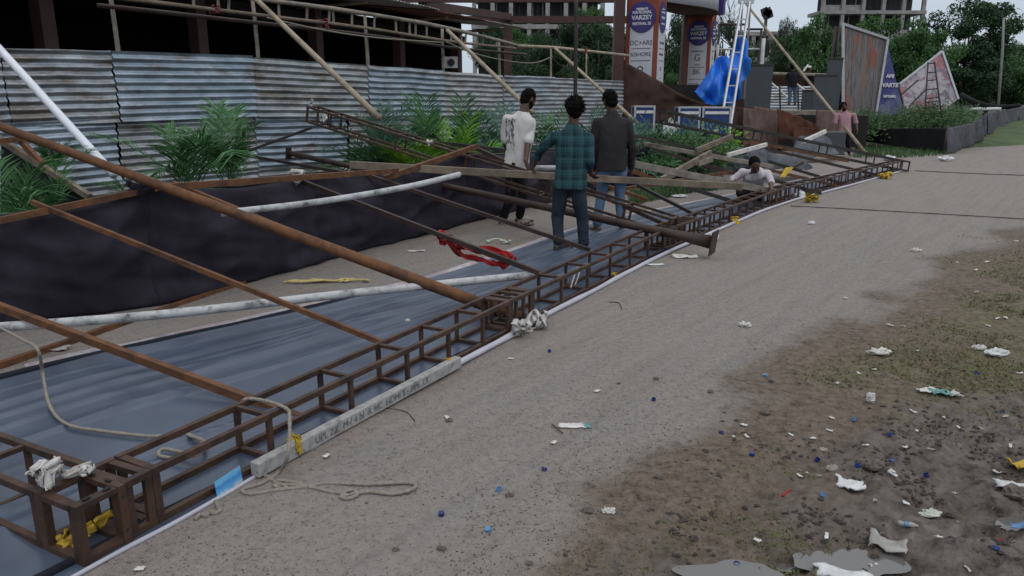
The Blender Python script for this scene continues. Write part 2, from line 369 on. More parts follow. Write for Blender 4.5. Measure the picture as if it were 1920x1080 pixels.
def ground_material():
    n = N('dusty_road_and_muddy_verge')
    fine = n.noise(n.wco(), 130, 3, .75); mid = n.noise(n.wco(), 22, 5, .7); big = n.noise(n.wco(), 1.1, 4, .6)
    m1 = n.new('Mapping'); m1.inputs['Rotation'].default_value = (0, 0, math.radians(38)); n.link(n.wco(), m1.inputs[0]); m2 = n.new('Mapping'); m2.inputs['Scale'].default_value = (1.5, .10, 1); n.link(m1.outputs[0], m2.inputs[0])
    band = n.noise(m2.outputs[0], 1.7, 5, .6); trk = n.noise(m2.outputs[0], 7, 3, .6)
    road = n.ramp(band, [(.3, (.212, .178, .152)), (.46, (.236, .208, .186)), (.6, (.212, .199, .189)), (.75, (.258, .226, .199))])
    road = n.mix(n.ramp(big, [(.35, 0), (.7, .5)]), road, (.275, .228, .192))
    road = n.mix(.6, road, n.ramp(trk, [(.36, .85), (.5, 1.0), (.64, 1.06)]), 'MULTIPLY')
    speck = n.ramp(fine, [(.32, .12), (.43, .88), (.62, 1.0), (.76, 1.4)])
    road = n.mix(n.ramp(big, [(.32, .25), (.62, .75)]), road, speck, 'MULTIPLY')
    sp2 = n.ramp(n.noise(n.wco(), 58, 2, .6), [(.33, .38), (.40, 1), (.62, 1), (.70, 1.22)]); road = n.mix(.75, road, sp2, 'MULTIPLY')
    road = n.mix(.5, road, n.ramp(mid, [(.33, .62), (.55, 1.08)]), 'MULTIPLY')
    vo = n.new('TexVoronoi'); vo.inputs['Scale'].default_value = 34; n.link(n.wco(), vo.inputs['Vector'])
    peb = n.ramp(vo.outputs['Distance'], [(.08, 1), (.16, 0)])
    road = n.mix(n.math('MULTIPLY', peb, n.ramp(mid, [(.55, 0), (.62, .8)])), road, (.055, .048, .044))
    dirt = n.ramp(mid, [(.30, (.036, .026, .019)), (.43, (.108, .080, .059)), (.56, (.150, .114, .087)), (.75, (.205, .161, .127))])
    dirt = n.mix(.7, dirt, n.ramp(fine, [(.3, .35), (.5, 1.05)]), 'MULTIPLY')
    grassy = n.ramp(mid, [(.32, (.052, .043, .023)), (.48, (.112, .098, .050)), (.66, (.170, .140, .088))])
    gmask = n.math('MULTIPLY', n.attr('green'), n.ramp(n.noise(n.wco(), 3.2, 5, .7), [(.34, 0), (.52, 1)]))
    dirt = n.mix(gmask, dirt, grassy)
    col = n.mix(n.math('MULTIPLY', n.attr('verge'), n.ramp(n.noise(n.wco(), 7, 5, .7), [(.2, .8), (.45, 1)]), True), road, dirt)
    mud = n.ramp(n.noise(n.wco(), 10, 6, .75), [(.36, (.022, .016, .012)), (.45, (.080, .062, .049)), (.56, (.122, .101, .086)), (.70, (.170, .150, .136))])
    mfac = n.attr('mud'); col = n.mix(mfac, col, mud)
    wet = n.math('MULTIPLY', mfac, n.ramp(n.noise(n.wco(), 2.3, 4, .6), [(.36, .15), (.58, 1)]))
    rough = n.ramp(wet, [(0, .92), (1, .38)])
    n.set(col, rough, 0, .4)
    h = n.math('ADD', n.math('MULTIPLY', mid, .6), n.math('MULTIPLY', fine, .45))
    n.bump(h, .8, .022); return n.m
gm = ground_material()
ys = [1.0]
while ys[-1] < 110: ys.append(ys[-1] + .0022 * (ys[-1] + .6) ** 1.55 + .001)
road = build_fan('dirt_road', ys, 620, gm); tag(road, kind='structure')
gp = MB(); gp.add([(-900, -300, -.1), (900, -300, -.1), (900, 1800, -.1), (-900, 1800, -.1)], [(0, 1, 2, 3)])
gmat = N('distant_ground'); gmat.set(gmat.ramp(gmat.noise(gmat.wco(), .12, 5), [(.3, (.05, .06, .028)), (.6, (.09, .085, .05))]), .95)
tag(gp.build('ground', gmat.m, loc=(0, 0, -.1)), kind='structure')
def gz(x, y): return float(ground_z(np.array([[x]]), np.array([[y]]))[0, 0])
def GP(px, py, dz=0):                                               # point on the real uneven ground
    p = G(px, py); p.z = gz(p.x, p.y) + dz; return p

# puddles: water sheets lying in the ruts
for px, py, rx, ry in PUDDLES:
    c = G(px, py); mb = MB(); zc = gz(c.x, c.y); n = 56
    ring = []
    for k in range(n):
        a = 2 * math.pi * k / n; r = 1.45 + .5 * mnoise.noise(V((math.cos(a) * 1.7, math.sin(a) * 1.7, px)))
        ring.append(V((c.x + rx * .82 * r * math.cos(a), c.y + ry * .82 * r * math.sin(a), zc + .020)))
    mb.add(ring, [tuple(range(n))]); o = mb.build('puddle', M['water'], loc=(c.x, c.y, zc)); tag(o, kind='structure')

# grass blades on the verge and dry bits on the road edge
def scatter(name, cnt, fn, mat, region, blade):
    vs = []; fs = []; made = 0; tries = 0
    X = rng.uniform(region[0], region[1], cnt * 8); Y = region[2] + (region[3] - region[2]) * rng.random(cnt * 8) ** 1.6
    e, ve, mu, gr = ground_fields(X, Y); keep = rng.random(len(X)) < fn(X, Y, e, ve, mu, gr); X, Y = X[keep][:cnt], Y[keep][:cnt]; Z = ground_z(X, Y)
    for x, y, z in zip(X, Y, Z):
        b = blade(x, y, z); k = len(vs); vs += b[0]; fs += [tuple(i + k for i in f) for f in b[1]]
    me = bpy.data.meshes.new(name); me.from_pydata(vs, [], fs); me.materials.append(mat)
    o = bpy.data.objects.new(name, me); COL.objects.link(o); return o
def grass_blade(x, y, z):
    h = random.uniform(.005, .015) * (1.8 if random.random() < .05 else 1); a = random.uniform(0, 6.28); w = random.uniform(.0014, .003) * (1 + y * .16); l = h * random.uniform(.8, 2.6); b = a + 1.57
    dx, dy = math.cos(a), math.sin(a); ex, ey = math.cos(b) * w, math.sin(b) * w
    return [(x - ex, y - ey, z - .003), (x + ex, y + ey, z - .003), (x + dx * l * .5 + ex * .8, y + dy * l * .5 + ey * .8, z + h * .75), (x + dx * l * .5 - ex * .8, y + dy * l * .5 - ey * .8, z + h * .75), (x + dx * l, y + dy * l, z + h)], [(0, 1, 2, 3), (3, 2, 4)]
def gfn(X, Y, e, ve, mu, gr):
    p = fbm(X * 2.6, Y * 2.6, 4, 31)
    return sstep(.44, .62, p) * sstep(.05, .9, e) * (1 - .93 * mu) * .8 + gr * sstep(.4, .6, p) * .6
tag(scatter('grass', 60000, gfn, M['turf'], (.1, 11, 2.3, 13), grass_blade), kind='stuff')
def chip(x, y, z):
    a = random.uniform(0, 6.28); l = random.uniform(.0022, .0062) * (1 + y * .05); w = l * random.uniform(.3, .8); h = .0015
    c, s = math.cos(a), math.sin(a); P = [(-l, 0), (0, -w), (l, 0), (0, w)]
    return [(x + c * p - s * q, y + s * p + c * q, z + .001) for p, q in P] + [(x, y, z + h + .001)], [(0, 1, 4), (1, 2, 4), (2, 3, 4), (3, 0, 4)]
def cfn(X, Y, e, ve, mu, gr):
    p = fbm(X * 3, Y * 3, 4, 41); return np.clip(sstep(.45, .65, p) * np.exp(-((e + .25) / .75) ** 2) + .05, 0, 1)
tag(scatter('debris', 9000, cfn, M['debris'], (-3, 8, 1.9, 12), chip), kind='stuff')

def clod(x, y, z):
    r = random.uniform(.003, .011) * (1.7 if random.random() < .12 else 1); vs = []; fs = []
    for j, (rr, zz) in enumerate(((1, -.2), (.92, .35), (.45, .75))):
        for k in range(6):
            a = 1.047 * k + j * .5; q = r * rr * random.uniform(.65, 1.3); vs.append((x + q * 1.3 * math.cos(a), y + q * math.sin(a), z + r * zz * random.uniform(.5, 1.1)))
    fs = [(j * 6 + k, j * 6 + (k + 1) % 6, j * 6 + 6 + (k + 1) % 6, j * 6 + 6 + k) for j in range(2) for k in range(6)] + [tuple(12 + k for k in range(6))]
    return vs, fs
def mfn(X, Y, e, ve, mu, gr):
    p = fbm(X * 4.5, Y * 4.5, 4, 71); return np.clip(sstep(.48, .62, p) * (mu * .9 + .25 * ve * np.exp(-((e - .35) / .4) ** 2)), 0, 1)
tag(scatter('mud_clods', 4500, mfn, M['clod'], (.0, 4.2, 1.95, 4.6), clod), kind='stuff')
# ------------------------------------------------------------------ corrugated sheet fence and the timber frame on its posts
def lerp_table(tab, x):
    for (a, b), (c, d) in zip(tab[:-1], tab[1:]):
        if a <= x <= c: return b + (d - b) * (x - a) / (c - a)
    return tab[0][1] if x < tab[0][0] else tab[-1][1]
WTOP = [(-220, 84), (0, 90), (210, 95), (475, 107), (690, 122), (832, 134), (945, 141), (1040, 146), (1172, 152)]
WY = [(-220, 8.0), (0, 8.95), (210, 9.9), (475, 11.6), (690, 13.4), (832, 15.0), (945, 16.8), (1040, 18.6), (1172, 21.2)]
WX = [-220, 0, 210, 475, 690, 832, 945, 1040, 1172]
zincs = []
def zinc_mat(k, blue, rust):
    n = N('galvanised_sheet'); f = n.noise(n.co((1.2, 1.2, 3)), 2.0, 5, .65)
    base = n.ramp(f, [(.3, (.20 * (1 - blue * .25), .22, .24 + .04 * blue)), (.6, (.37 * (1 - blue * .12), .40, .42 + .07 * blue)), (.8, (.50, .53, .56))])
    st = n.ramp(n.noise(n.co((.9, .9, 2.6)), 1.5, 6, .72), [(.56 - rust * .1, 0), (.70 - rust * .1, .75)])
    base = n.mix(st, base, (.15, .105, .07))
    st2 = n.ramp(n.noise(n.co((3, 3, 3)), 5, 5, .7), [(.60, 0), (.72, .6)])
    base = n.mix(st2, base, (.14, .13, .125))
    n.set(base, .42, .52, .5); n.bump(n.noise(n.co(), 6, 3), .25, .02); return n.m
ZM = [zinc_mat(k, b, r) for k, (b, r) in enumerate([(.2, .4), (.3, 1.0), (.7, .3), (0, .8), (.6, .4), (-.2, .6), (.3, .5), (0, .7)])]
fence = thing('corrugated_fence', 'long fence of dented grey corrugated iron sheets in front of the dark shed', 'fence', (-4.5, 10.5, 0))
def wall_at(px):                                                    # top point of the wall line
    return D(px, lerp_table(WTOP, px), lerp_table(WY, px))
def corr_sheet(p0, p1, z0a, z0b, hgt, mat, seed, back=0.0):
    # corrugations run along the sheet; profile across its height
    d = (p1 - p0); d.z = 0; L = d.length; d.normalize(); nrm = V((d.y, -d.x, 0))
    nh = int(hgt / .0122); nl = 26; P = []
    for i in range(nh + 1):
        t = i / nh; row = []
        for j in range(nl + 1):
            u = j / nl; zt = z0a + (z0b - z0a) * u + .012 * mnoise.noise(V((u * 3, seed, 1)))
            ww = (.022 * mnoise.noise(V((t * 5, seed * 3.1, u * 5))) + (.007 if j == 0 else -.007)) if j in (0, nl) else 0
            z = zt - hgt * t
            off = .017 * math.sin(2 * math.pi * (t * hgt / .098) + seed) + .035 * mnoise.noise(V((u * 2.2 * L / 2.2, t * 1.6, seed))) + .012 * mnoise.noise(V((u * 9, t * 5, seed + 9)))
            q = p0 + d * (L * u + ww) ; row.append(V((q.x, q.y, z)) + nrm * (off - back))
        P.append(row)
    return MB().grid(P).build('sheet', mat, fence, True)
for i in range(len(WX) - 1):
    a, b = wall_at(WX[i]), wall_at(WX[i + 1]); h = .88
    corr_sheet(a, b, a.z, b.z + (.0 if i % 2 else .02), h, ZM[i % 8], i, .02 * (i % 2))
for i, (pa, pb) in enumerate([(-220, 203), (206, 478), (472, 648), (652, 835), (832, 1000), (1000, 1172)]):
    a, b = wall_at(pa), wall_at(pb); dz = .84 if i else .83
    corr_sheet(a, b, a.z - dz, b.z - dz, .80, ZM[(i * 3 + 4) % 8], i + 20, .05 + .015 * (i % 2))
    corr_sheet(a, b, a.z - dz - .77, b.z - dz - .77, .62, ZM[(i * 5 + 3) % 8], i + 40, .085)
# crooked timber posts carrying a ladder-like timber frame
LOW = [(150, -12), (205, -6), (475, 27), (690, 53), (832, 76), (940, 88), (985, 92)]
UPP = [(150, -32), (205, -30), (475, -3), (690, 26), (832, 51), (940, 77), (985, 90)]
for px in (206, 476, 687, 832, 938, 1036, 1103):
    b = wall_at(px); Yp = lerp_table(WY, px) + .28
    ty = lerp_table(UPP, px) if px < 1000 else (88 if px == 1036 else 96)
    top = D(px - 3, ty, Yp); base = V((b.x, Yp, 0)); r = .034 if px < 1000 else .026
    pts = [base.lerp(top, t) + V((.03 * mnoise.noise(V((t * 3, px, 0))), 0, 0)) for t in (0, .15, .3, .45, .6, .75, .9, 1)]
    MB().tube(pts, [r * (1.1 - .3 * t / 7) * random.uniform(.93, 1.08) for t in range(8)], 8).build('post', M['bamboo'] if px > 1000 else M['greywood'], fence, True)
frame = thing('timber_frame', 'long ladder shaped timber frame carried high along the shed front', 'timber frame', (-3, 12, 2.7))
def line_pts(tab, off=0):
    return [D(px, y, lerp_table(WY, min(px, 1172)) - .05 + off) for px, y in tab]
for tab, r, mt in ((UPP, .034, 'greywood'), (LOW, .026, 'wood')):
    MB().tube(smoothpath(line_pts(tab), 3), r, 7, jitter=.1).build('rail', M[mt], frame, True)
MB().tube(smoothpath([p + V((.03, .3, -.1)) for p in line_pts(LOW)], 3), .03, 7, jitter=.1).build('rail', M['rustdark'], frame, True)
for px in (230, 292, 362, 408, 430, 522, 576, 618, 624, 660, 702, 742, 768, 779, 800, 846, 865, 874, 896, 905, 931, 957):
    Yp = lerp_table(WY, px) - .06
    a, b = D(px + random.uniform(-2, 2), lerp_table(LOW, px) + 1, Yp), D(px, lerp_table(UPP, px) - 1, Yp)
    MB().bar(a, b, .035, .018, (0, 1, 0)).build('strut', M['greywood'], frame)
for px, col in ((402, 'red'), (606, 'red'), (1100, 'red')):
    Yp = lerp_table(WY, px) - .12; c = D(px, lerp_table(LOW, px) + 2 if px < 1000 else 96, Yp)
    mb = MB()
    for k in range(3):
        pts = [c + V((random.uniform(-.09, .09), random.uniform(-.02, .02), random.uniform(-.08, .08))) for _ in range(5)]
        mb.tube(smoothpath(pts, 4), .011, 6)
    o = mb.build('cloth_tie', M['oldred'], None, True); tag(o, {402: 'red rag knotted on the timber frame, leftmost of its three rags', 606: 'red rag knotted midway along the shed front frame', 1100: 'small red rag tied on the thin rail near the arch'}[px], 'rag')
rail = MB(); pr = [D(972, 86, 17.1), D(1040, 89, 18.5), D(1105, 96, 19.9), D(1178, 104, 21.4)]
rail.tube(pr, .034, 7); o = rail.build('rail_pole', M['bamboo'], None, True); tag(o, 'pale bamboo rail running from the shed end to the arch post', 'pole')
# sagging cables
def cable(pts, r, label, mat='darksteel'):
    o = MB().tube(smoothpath(pts, 8), r, 5).build('cable', M[mat], None, True); return tag(o, label, 'cable')
cable([D(500, 33, 11.7), D(600, 55, 12.4), D(700, 70, 13.3), D(832, 80, 14.8)], .012, 'pale cable sagging below the timber frame over the shed opening', 'rope')
cable([D(836, 78, 14.8), D(880, 97, 15.6), D(940, 112, 16.6), D(1000, 118, 17.7), D(1036, 106, 18.4)], .012, 'thin cable drooping from the frame end towards the bamboo rail', 'rope')
cable([D(1036, 108, 18.4), D(1050, 122, 18.6), D(1062, 124, 18.9), D(1070, 112, 19.1), D(1072, 96, 19.2)], .011, 'looped cable hanging under the bamboo rail')
# leaning bamboo braces
def pole(label, a, b, r0, r1, mat, name='bamboo_brace', cat='pole', n=9, sag=0, group=None):
    a, b = V(a), V(b); pts = [a.lerp(b, t / 8) - V((0, 0, sag * 4 * (t / 8) * (1 - t / 8))) for t in range(9)]
    o = MB().tube(pts, [r0 + (r1 - r0) * t / 8 for t in range(9)], n).build(name, M[mat], None, True)
    return tag(o, label, cat, group)
pole('long bamboo brace leaning from the frame down to the palms, nearest one', D(478, -4, 11.3), D(712, 222, 10.6), .034, .045, 'bamboo')
pole('bamboo brace leaning behind the man in the white tee', D(838, 56, 14.7), D(1000, 212, 13.6), .034, .044, 'bamboo')
pole('bamboo brace leaning from the thin rail behind the man in dark shirt', D(1040, 90, 18.3), D(1196, 232, 17.0), .034, .042, 'bamboo')
pole('clean white plastic pipe leaning against the corrugated fence', D(-8, 84, 8.6), D(214, 328, 7.3), .042, .042, 'pvc', 'white_pipe', 'pipe', 12)
pole('slim dark upright pole rising behind the man in checked shirt', D(1081, -30, 12.6), V((D(1079, 240, 12.6).x, 12.6, 0)), .03, .035, 'darksteel', 'upright_pole', 'pole')

# ------------------------------------------------------------------ open shed
shed = thing('open_shed', 'long dark open-fronted shed with corrugated roof and brown columns', 'shed', (-9, 20, 0))
sd = V((.43, .9, 0)).normalized(); sn = V((-sd.y, sd.x, 0)); s0 = V((-6.4, 19, 0))
def sp(s, back=0, z=0): p = s0 + sd * s + sn * back; return V((p.x, p.y, z))
for s in (-9.5, -5.05, -1.5, 2.5, 6.5, 10.2):
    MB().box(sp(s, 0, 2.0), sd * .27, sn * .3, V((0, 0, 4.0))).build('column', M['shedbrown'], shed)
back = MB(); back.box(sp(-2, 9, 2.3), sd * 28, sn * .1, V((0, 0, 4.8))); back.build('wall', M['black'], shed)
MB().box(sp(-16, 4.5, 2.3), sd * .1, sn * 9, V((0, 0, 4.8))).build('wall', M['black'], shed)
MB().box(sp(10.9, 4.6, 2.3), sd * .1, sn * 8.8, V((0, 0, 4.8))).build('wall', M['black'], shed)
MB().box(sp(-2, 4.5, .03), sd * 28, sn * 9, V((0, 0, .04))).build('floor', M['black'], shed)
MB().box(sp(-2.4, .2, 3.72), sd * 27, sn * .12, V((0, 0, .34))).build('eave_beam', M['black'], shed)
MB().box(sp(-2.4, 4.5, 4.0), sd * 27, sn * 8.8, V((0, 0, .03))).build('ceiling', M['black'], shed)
roofm = blotch('old_roof_sheet', [(.10, .095, .09), (.22, .215, .21), (.30, .30, .30)], 3, .6, .3, .1); redroof = blotch('rusty_roof_sheet', [(.07, .028, .022), (.12, .05, .04)], 3, .7, .2, .1)
for k in range(9):
    a = -16.2 + k * 3.05; P = []
    lift = .05 * mnoise.noise(V((k * 3.7, 1, 0))) + (.07 if k in (6,) else 0)
    for i in range(3):
        row = []
        for j in range(65):
            s = a + 3.2 * j / 64; bk = (-2.25 + .25 * mnoise.noise(V((k, 5, 2)))) + i * 5.6
            row.append(sp(s, bk, 4.08 + (bk + 2.25) * .11 + .018 * math.sin(s * 2 * math.pi / .16) + lift + .03 * mnoise.noise(V((s, 2, 0)))))
        P.append(row)
    MB().grid(P).build('roof_sheet', redroof if k in (7,) else roofm, shed, True, mods=[('SOLIDIFY', {'thickness': .012})])
for k in range(7):
    MB().tube([sp(-14 + k * 4, -2.1, 3.98), sp(-14 + k * 4, 0.3, 3.95)], .04, 6).build('rafter', M['wood'], shed, True)
ac = thing('air_cooler', 'small white box cooler fixed under the shed roof near its end', 'cooler', D(843, 118, 26.2))
MB().box(D(843, 117, 26.2), V((.5, .1, 0)), V((-.06, .3, 0)), V((0, 0, .36))).build('body', M['foam'], ac)
MB().tube([D(846, 117, 26.02), D(846, 117, 25.98)], .12, 14).build('fan_grille', M['darksteel'], ac)

# ------------------------------------------------------------------ red-oxide steel frame and far buildings
sf = thing('girder_structure', 'red brown steel beam frame of columns and girders behind the shed', 'steel frame', (-3, 38, 0))
def beam(a, b, w=.34, h=.36): MB().bar(a, b, w, h).build('beam', M['steelbrown'], sf)
fa, fb = D(560, -4, 34), D(1172, 2, 34); fb.z = fa.z; ra, rb = D(780, 37, 43), D(1176, 30, 43); rb.z = ra.z
beam(fa, fb); beam(ra, rb); beam(D(790, 8, 34.0), D(955, 32, 42.8), .3, .34)
for px, y, Yc in ((787, 10, 34.0), (953, 34, 43)):
    t = D(px, y, Yc); MB().box(V((t.x, Yc, (t.z - .1) / 2)), V((.46, 0, 0)), V((0, .4, 0)), V((0, 0, t.z - .2))).build('column', M['steelbrown'], sf)

def building(label, x0, x1, Y, floors, fh, ncol, zb=0, depth=5, name='concrete_building'):
    b = thing(name, label, 'building', ((x0 + x1) / 2, Y + depth / 2, zb)); W = x1 - x0; cx = (x0 + x1) / 2
    for k in range(floors + 1):
        MB().box((cx, Y + depth / 2, zb + k * fh), (W + .8, 0, 0), (0, depth + .8, 0), (0, 0, .55)).build('floor_slab', M['concrete'], b)
    for j in range(ncol + 1):
        MB().box((x0 + W * j / ncol, Y, zb + floors * fh / 2), (.55, 0, 0), (0, .55, 0), (0, 0, floors * fh - .56)).build('column', M['concrete'], b)
    for k in range(floors):
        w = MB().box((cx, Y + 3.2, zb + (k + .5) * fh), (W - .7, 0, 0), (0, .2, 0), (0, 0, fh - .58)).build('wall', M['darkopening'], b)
        for j in range(ncol):
            if random.random() < .6:
                MB().box((x0 + W * (j + .5) / ncol, Y + .25, zb + k * fh + .28 + .45), (W / ncol - .56, 0, 0), (0, .15, 0), (0, 0, .88)).build('parapet', M['concrete'], b)
            for q in range(3):
                if random.random() < .8:
                    MB().box((x0 + W * (j + .2 + .28 * q) / ncol, Y + 1.2, zb + (k + .5) * fh), (.14, 0, 0), (0, .14, 0), (0, 0, fh - .6)).build('prop', M['darksteel' if random.random() < .7 else 'concrete'], b)
    return b
bR = building('half-built concrete block with open floors rising above the trees at right', 51, 67.5, 130, 6, 3.9, 5, 0)
for k in range(7):
    MB().box((51 + 2.7 * k, 130.5, 24.0), (.1, 0, 0), (0, .1, 0), (0, 0, 1.6)).build('rebar', M['rustdark'], bR)
building('grey half-built block seen beyond the steel girders', -5, 12, 105, 4, 3.7, 7, 0)
building('low grey flat building between the arch and the bare tree', 32.0, 44, 112, 3, 3.6, 5, 0)
building('distant pale house just seen over the far right trees', 120, 134, 190, 4, 3.6, 5, 0)

# ------------------------------------------------------------------ event arch
def text_mesh(s, size, mat, name, parent, origin, xdir, up, thick=.004, align='CENTER', bold=0):
    cu = bpy.data.curves.new(name, 'FONT'); cu.body = s; cu.size = size; cu.align_x = align; cu.align_y = 'CENTER'; cu.extrude = thick; cu.offset = bold
    o = bpy.data.objects.new('tmp', cu); COL.objects.link(o); bpy.context.view_layer.update()
    me = bpy.data.meshes.new_from_object(o.evaluated_get(bpy.context.evaluated_depsgraph_get())); bpy.data.objects.remove(o)
    x, u = V(xdir).normalized(), V(up).normalized(); nn = x.cross(u); off = wloc(parent) if parent else V((0, 0, 0))
    me.transform(Matrix(((x.x, u.x, nn.x, origin[0] - off.x), (x.y, u.y, nn.y, origin[1] - off.y), (x.z, u.z, nn.z, origin[2] - off.z), (0, 0, 0, 1))))
    me.materials.clear(); me.materials.append(mat); t = bpy.data.objects.new(name, me); COL.objects.link(t)
    if parent: t.parent = parent
    return t
arch = thing('event_arch', 'orange and white event gateway with round purple emblems and sponsor panels', 'archway', (6, 28, 0))
AO = blotch('orange_arch_cloth', [(.19, .045, .028), (.24, .06, .036)], 1.5, .8, 0, .1); AW = blotch('white_arch_print', [(.42, .43, .47), (.50, .51, .55)], 1, .7, 0, 0)
AP = blotch('purple_emblem', [(.035, .026, .12), (.045, .035, .15)], 3, .7, 0, 0); AI = blotch('dark_ink', [(.05, .05, .06), (.06, .06, .07)], 3, .8, 0, 0); WI = blotch('white_ink', [(.55, .55, .6), (.6, .6, .65)], 3, .8, 0, 0)
# gate line runs away from the road: front faces look down the road, side faces look at the road
p1, p2 = D(1198, 188, 25), D(1303, 188, 31.5); fx = V((.883, -.469, 0)); fn = V((-.469, -.883, 0))
HT = 7.2
for (c, w, dp, items, nm) in ((p1, 1.06, .82, 1, 'a'), (p2, 1.0, .72, 2, 'b')):
    cc = V((c.x, c.y, 0)); up = V((0, 0, 1)); sx = fx
    body = MB().box(cc - fn * dp / 2 + up * HT / 2, sx * w, fn * dp, up * HT).build('pillar', AO, arch)
    zc = 4.62 if items == 1 else 4.72 - .32
    zc = D(1198, 32, 25).z if items == 1 else D(1303, 62, 31.5).z
    R = .45 if items == 1 else .46
    fr = cc + fn * .004
    pl = MB(); pl.box(fr + up * (zc / 2 - .1) , sx * (w * .72), fn * .012, up * (zc - .2)).build('sponsor_panel', AW, arch)
    sid = cc + sx * (w / 2 + .004) - fn * (dp / 2)
    MB().box(sid + up * (zc / 2 - .1), sx * .012, fn * dp * .86, up * (zc - .2)).build('sponsor_panel', AW, arch)
    for (o0, xd) in ((fr + fn * .014 + up * zc, sx), (sid + sx * .014 + up * zc, -fn)):
        rr = R if xd is sx else dp * .44
        e = MB(); ring = [o0 + xd * rr * math.cos(a) + up * R * 1.06 * math.sin(a) for a in [2 * math.pi * k / 40 for k in range(40)]]
        nn = fn if xd is sx else sx
        eb = e.poly(ring, nn, .01).build('emblem', AP, arch)
        q = o0 + nn * .013; k = rr / R
        for (s, dz, size) in (('PRESENTS', .24, .085), ('NATIONAL', .14, .125), ('VARZEY', -.02, .185), ('FESTIVAL 25', -.2, .115)):
            text_mesh(s, size * (1 if k > .9 else .55), WI, 'lettering', eb, q + up * dz, xd, up, .003, bold=.004)
        ink = [('DC+ARS', -.78, .2), ('KISHORE', -1.13, .17), ('o', -1.55, .42), ('parts', -1.86, .08), ('O', -2.2, .4), ('SONS', -2.2, .1), ('SMT', -2.75, .2)] if items == 1 else \
              [('PRESENTED', -.70, .09), ('G', -.95, .36), ('group', -1.22, .1), ('8K', -1.5, .28), ('CPRC', -2.05, .27), ('Zoho', -3.15, .22), ('e mu', -3.65, .2)]
        for s, dz, size in ink:
            text_mesh(s, size * (1 if k > .9 else .6), AI, 'lettering', arch, o0 - nn * .004 + up * dz, xd, up, .003)
        for dz in ((-.95, -1.32, -1.98, -2.55, -3.0) if items == 1 else (-1.32, -1.78, -2.3, -2.95, -3.4, -3.9)):
            MB().box(o0 - nn * .004 + up * dz, xd * (w * .6 if k > .9 else dp * .6), nn * .006, up * .016).build('divider_line', AI, arch)
        if items == 2: MB().box(o0 - nn * .004 + up * -2.62, xd * (.42 if k > .9 else .2), nn * .008, up * .28).build('logo_block', AI, arch)
brownpost = MB().box((p1.x - .70, 25.2, 3.6), (.32, 0, 0), (0, .4, 0), (0, 0, 7.2)).build('post', M['steelbrown'], arch)
MB().box((p2.x - .60, 31.4, 2.6), (.16, 0, 0), (0, .4, 0), (0, 0, 5.2)).build('post', M['shedbrown'], arch)
# curved fascia along the road side between the two pillars
s1, s2 = V((p1.x + .85, p1.y + .45, 0)), V((p2.x + .66, p2.y + .3, 0)); along = (s2 - s1); LL = along.length; along.normalize(); out = V((along.y, -along.x, 0))
P = []; SOF = []
for i in range(25):
    t = i / 24; bow = .75 * math.sin(math.pi * min(1, t * 1.02)); base = s1 + along * LL * t + out * bow
    zb = D(1240 + 90 * t, 1 + 27 * t ** .85, base.y).z - .03
    P.append([base + V((0, 0, zb + hh)) for hh in (0, .5, 1.0, 1.6)])
    SOF.append([base + V((0, 0, zb)), base - out * (bow + .9) + V((0, 0, zb))])
MB().grid(P).build('fascia_banner', AW, arch, True, mods=[('SOLIDIFY', {'thickness': .03})])
MB().grid(SOF).build('soffit', M['brownfab'], arch, True, mods=[('SOLIDIFY', {'thickness': .02})])
for ch, t in zip('OUTLET PLAZA - 2', np.linspace(.12, .92, 16)):
    if ch == ' ': continue
    base = s1 + along * LL * t + out * (.75 * math.sin(math.pi * t) + .03); zb = D(1240 + 90 * t, 1 + 27 * t ** .85, base.y).z
    text_mesh(ch, .62, AI, 'lettering', arch, base + V((0, 0, zb + .62)), along, (0, 0, 1), .004)
MB().box(s2 + along * .1 + out * .2 + V((0, 0, D(1327, 10, s2.y).z + .6)), along * .4, out * .3, V((0, 0, 1.9))).build('corner_sign', AP, arch)
o = tag(MB().box((p2.x - .9, p2.y + 3, .9), (1.4, 0, 0), (0, .1, 0), (0, 0, 1.1)).build('orange_board', AO), 'low orange board standing beyond the arch opening', 'board')
MB().box((p2.x - .35, p2.y + 2.93, .75), (.28, 0, 0), (0, .02, 0), (0, 0, .6)).build('label_patch', AW, o)
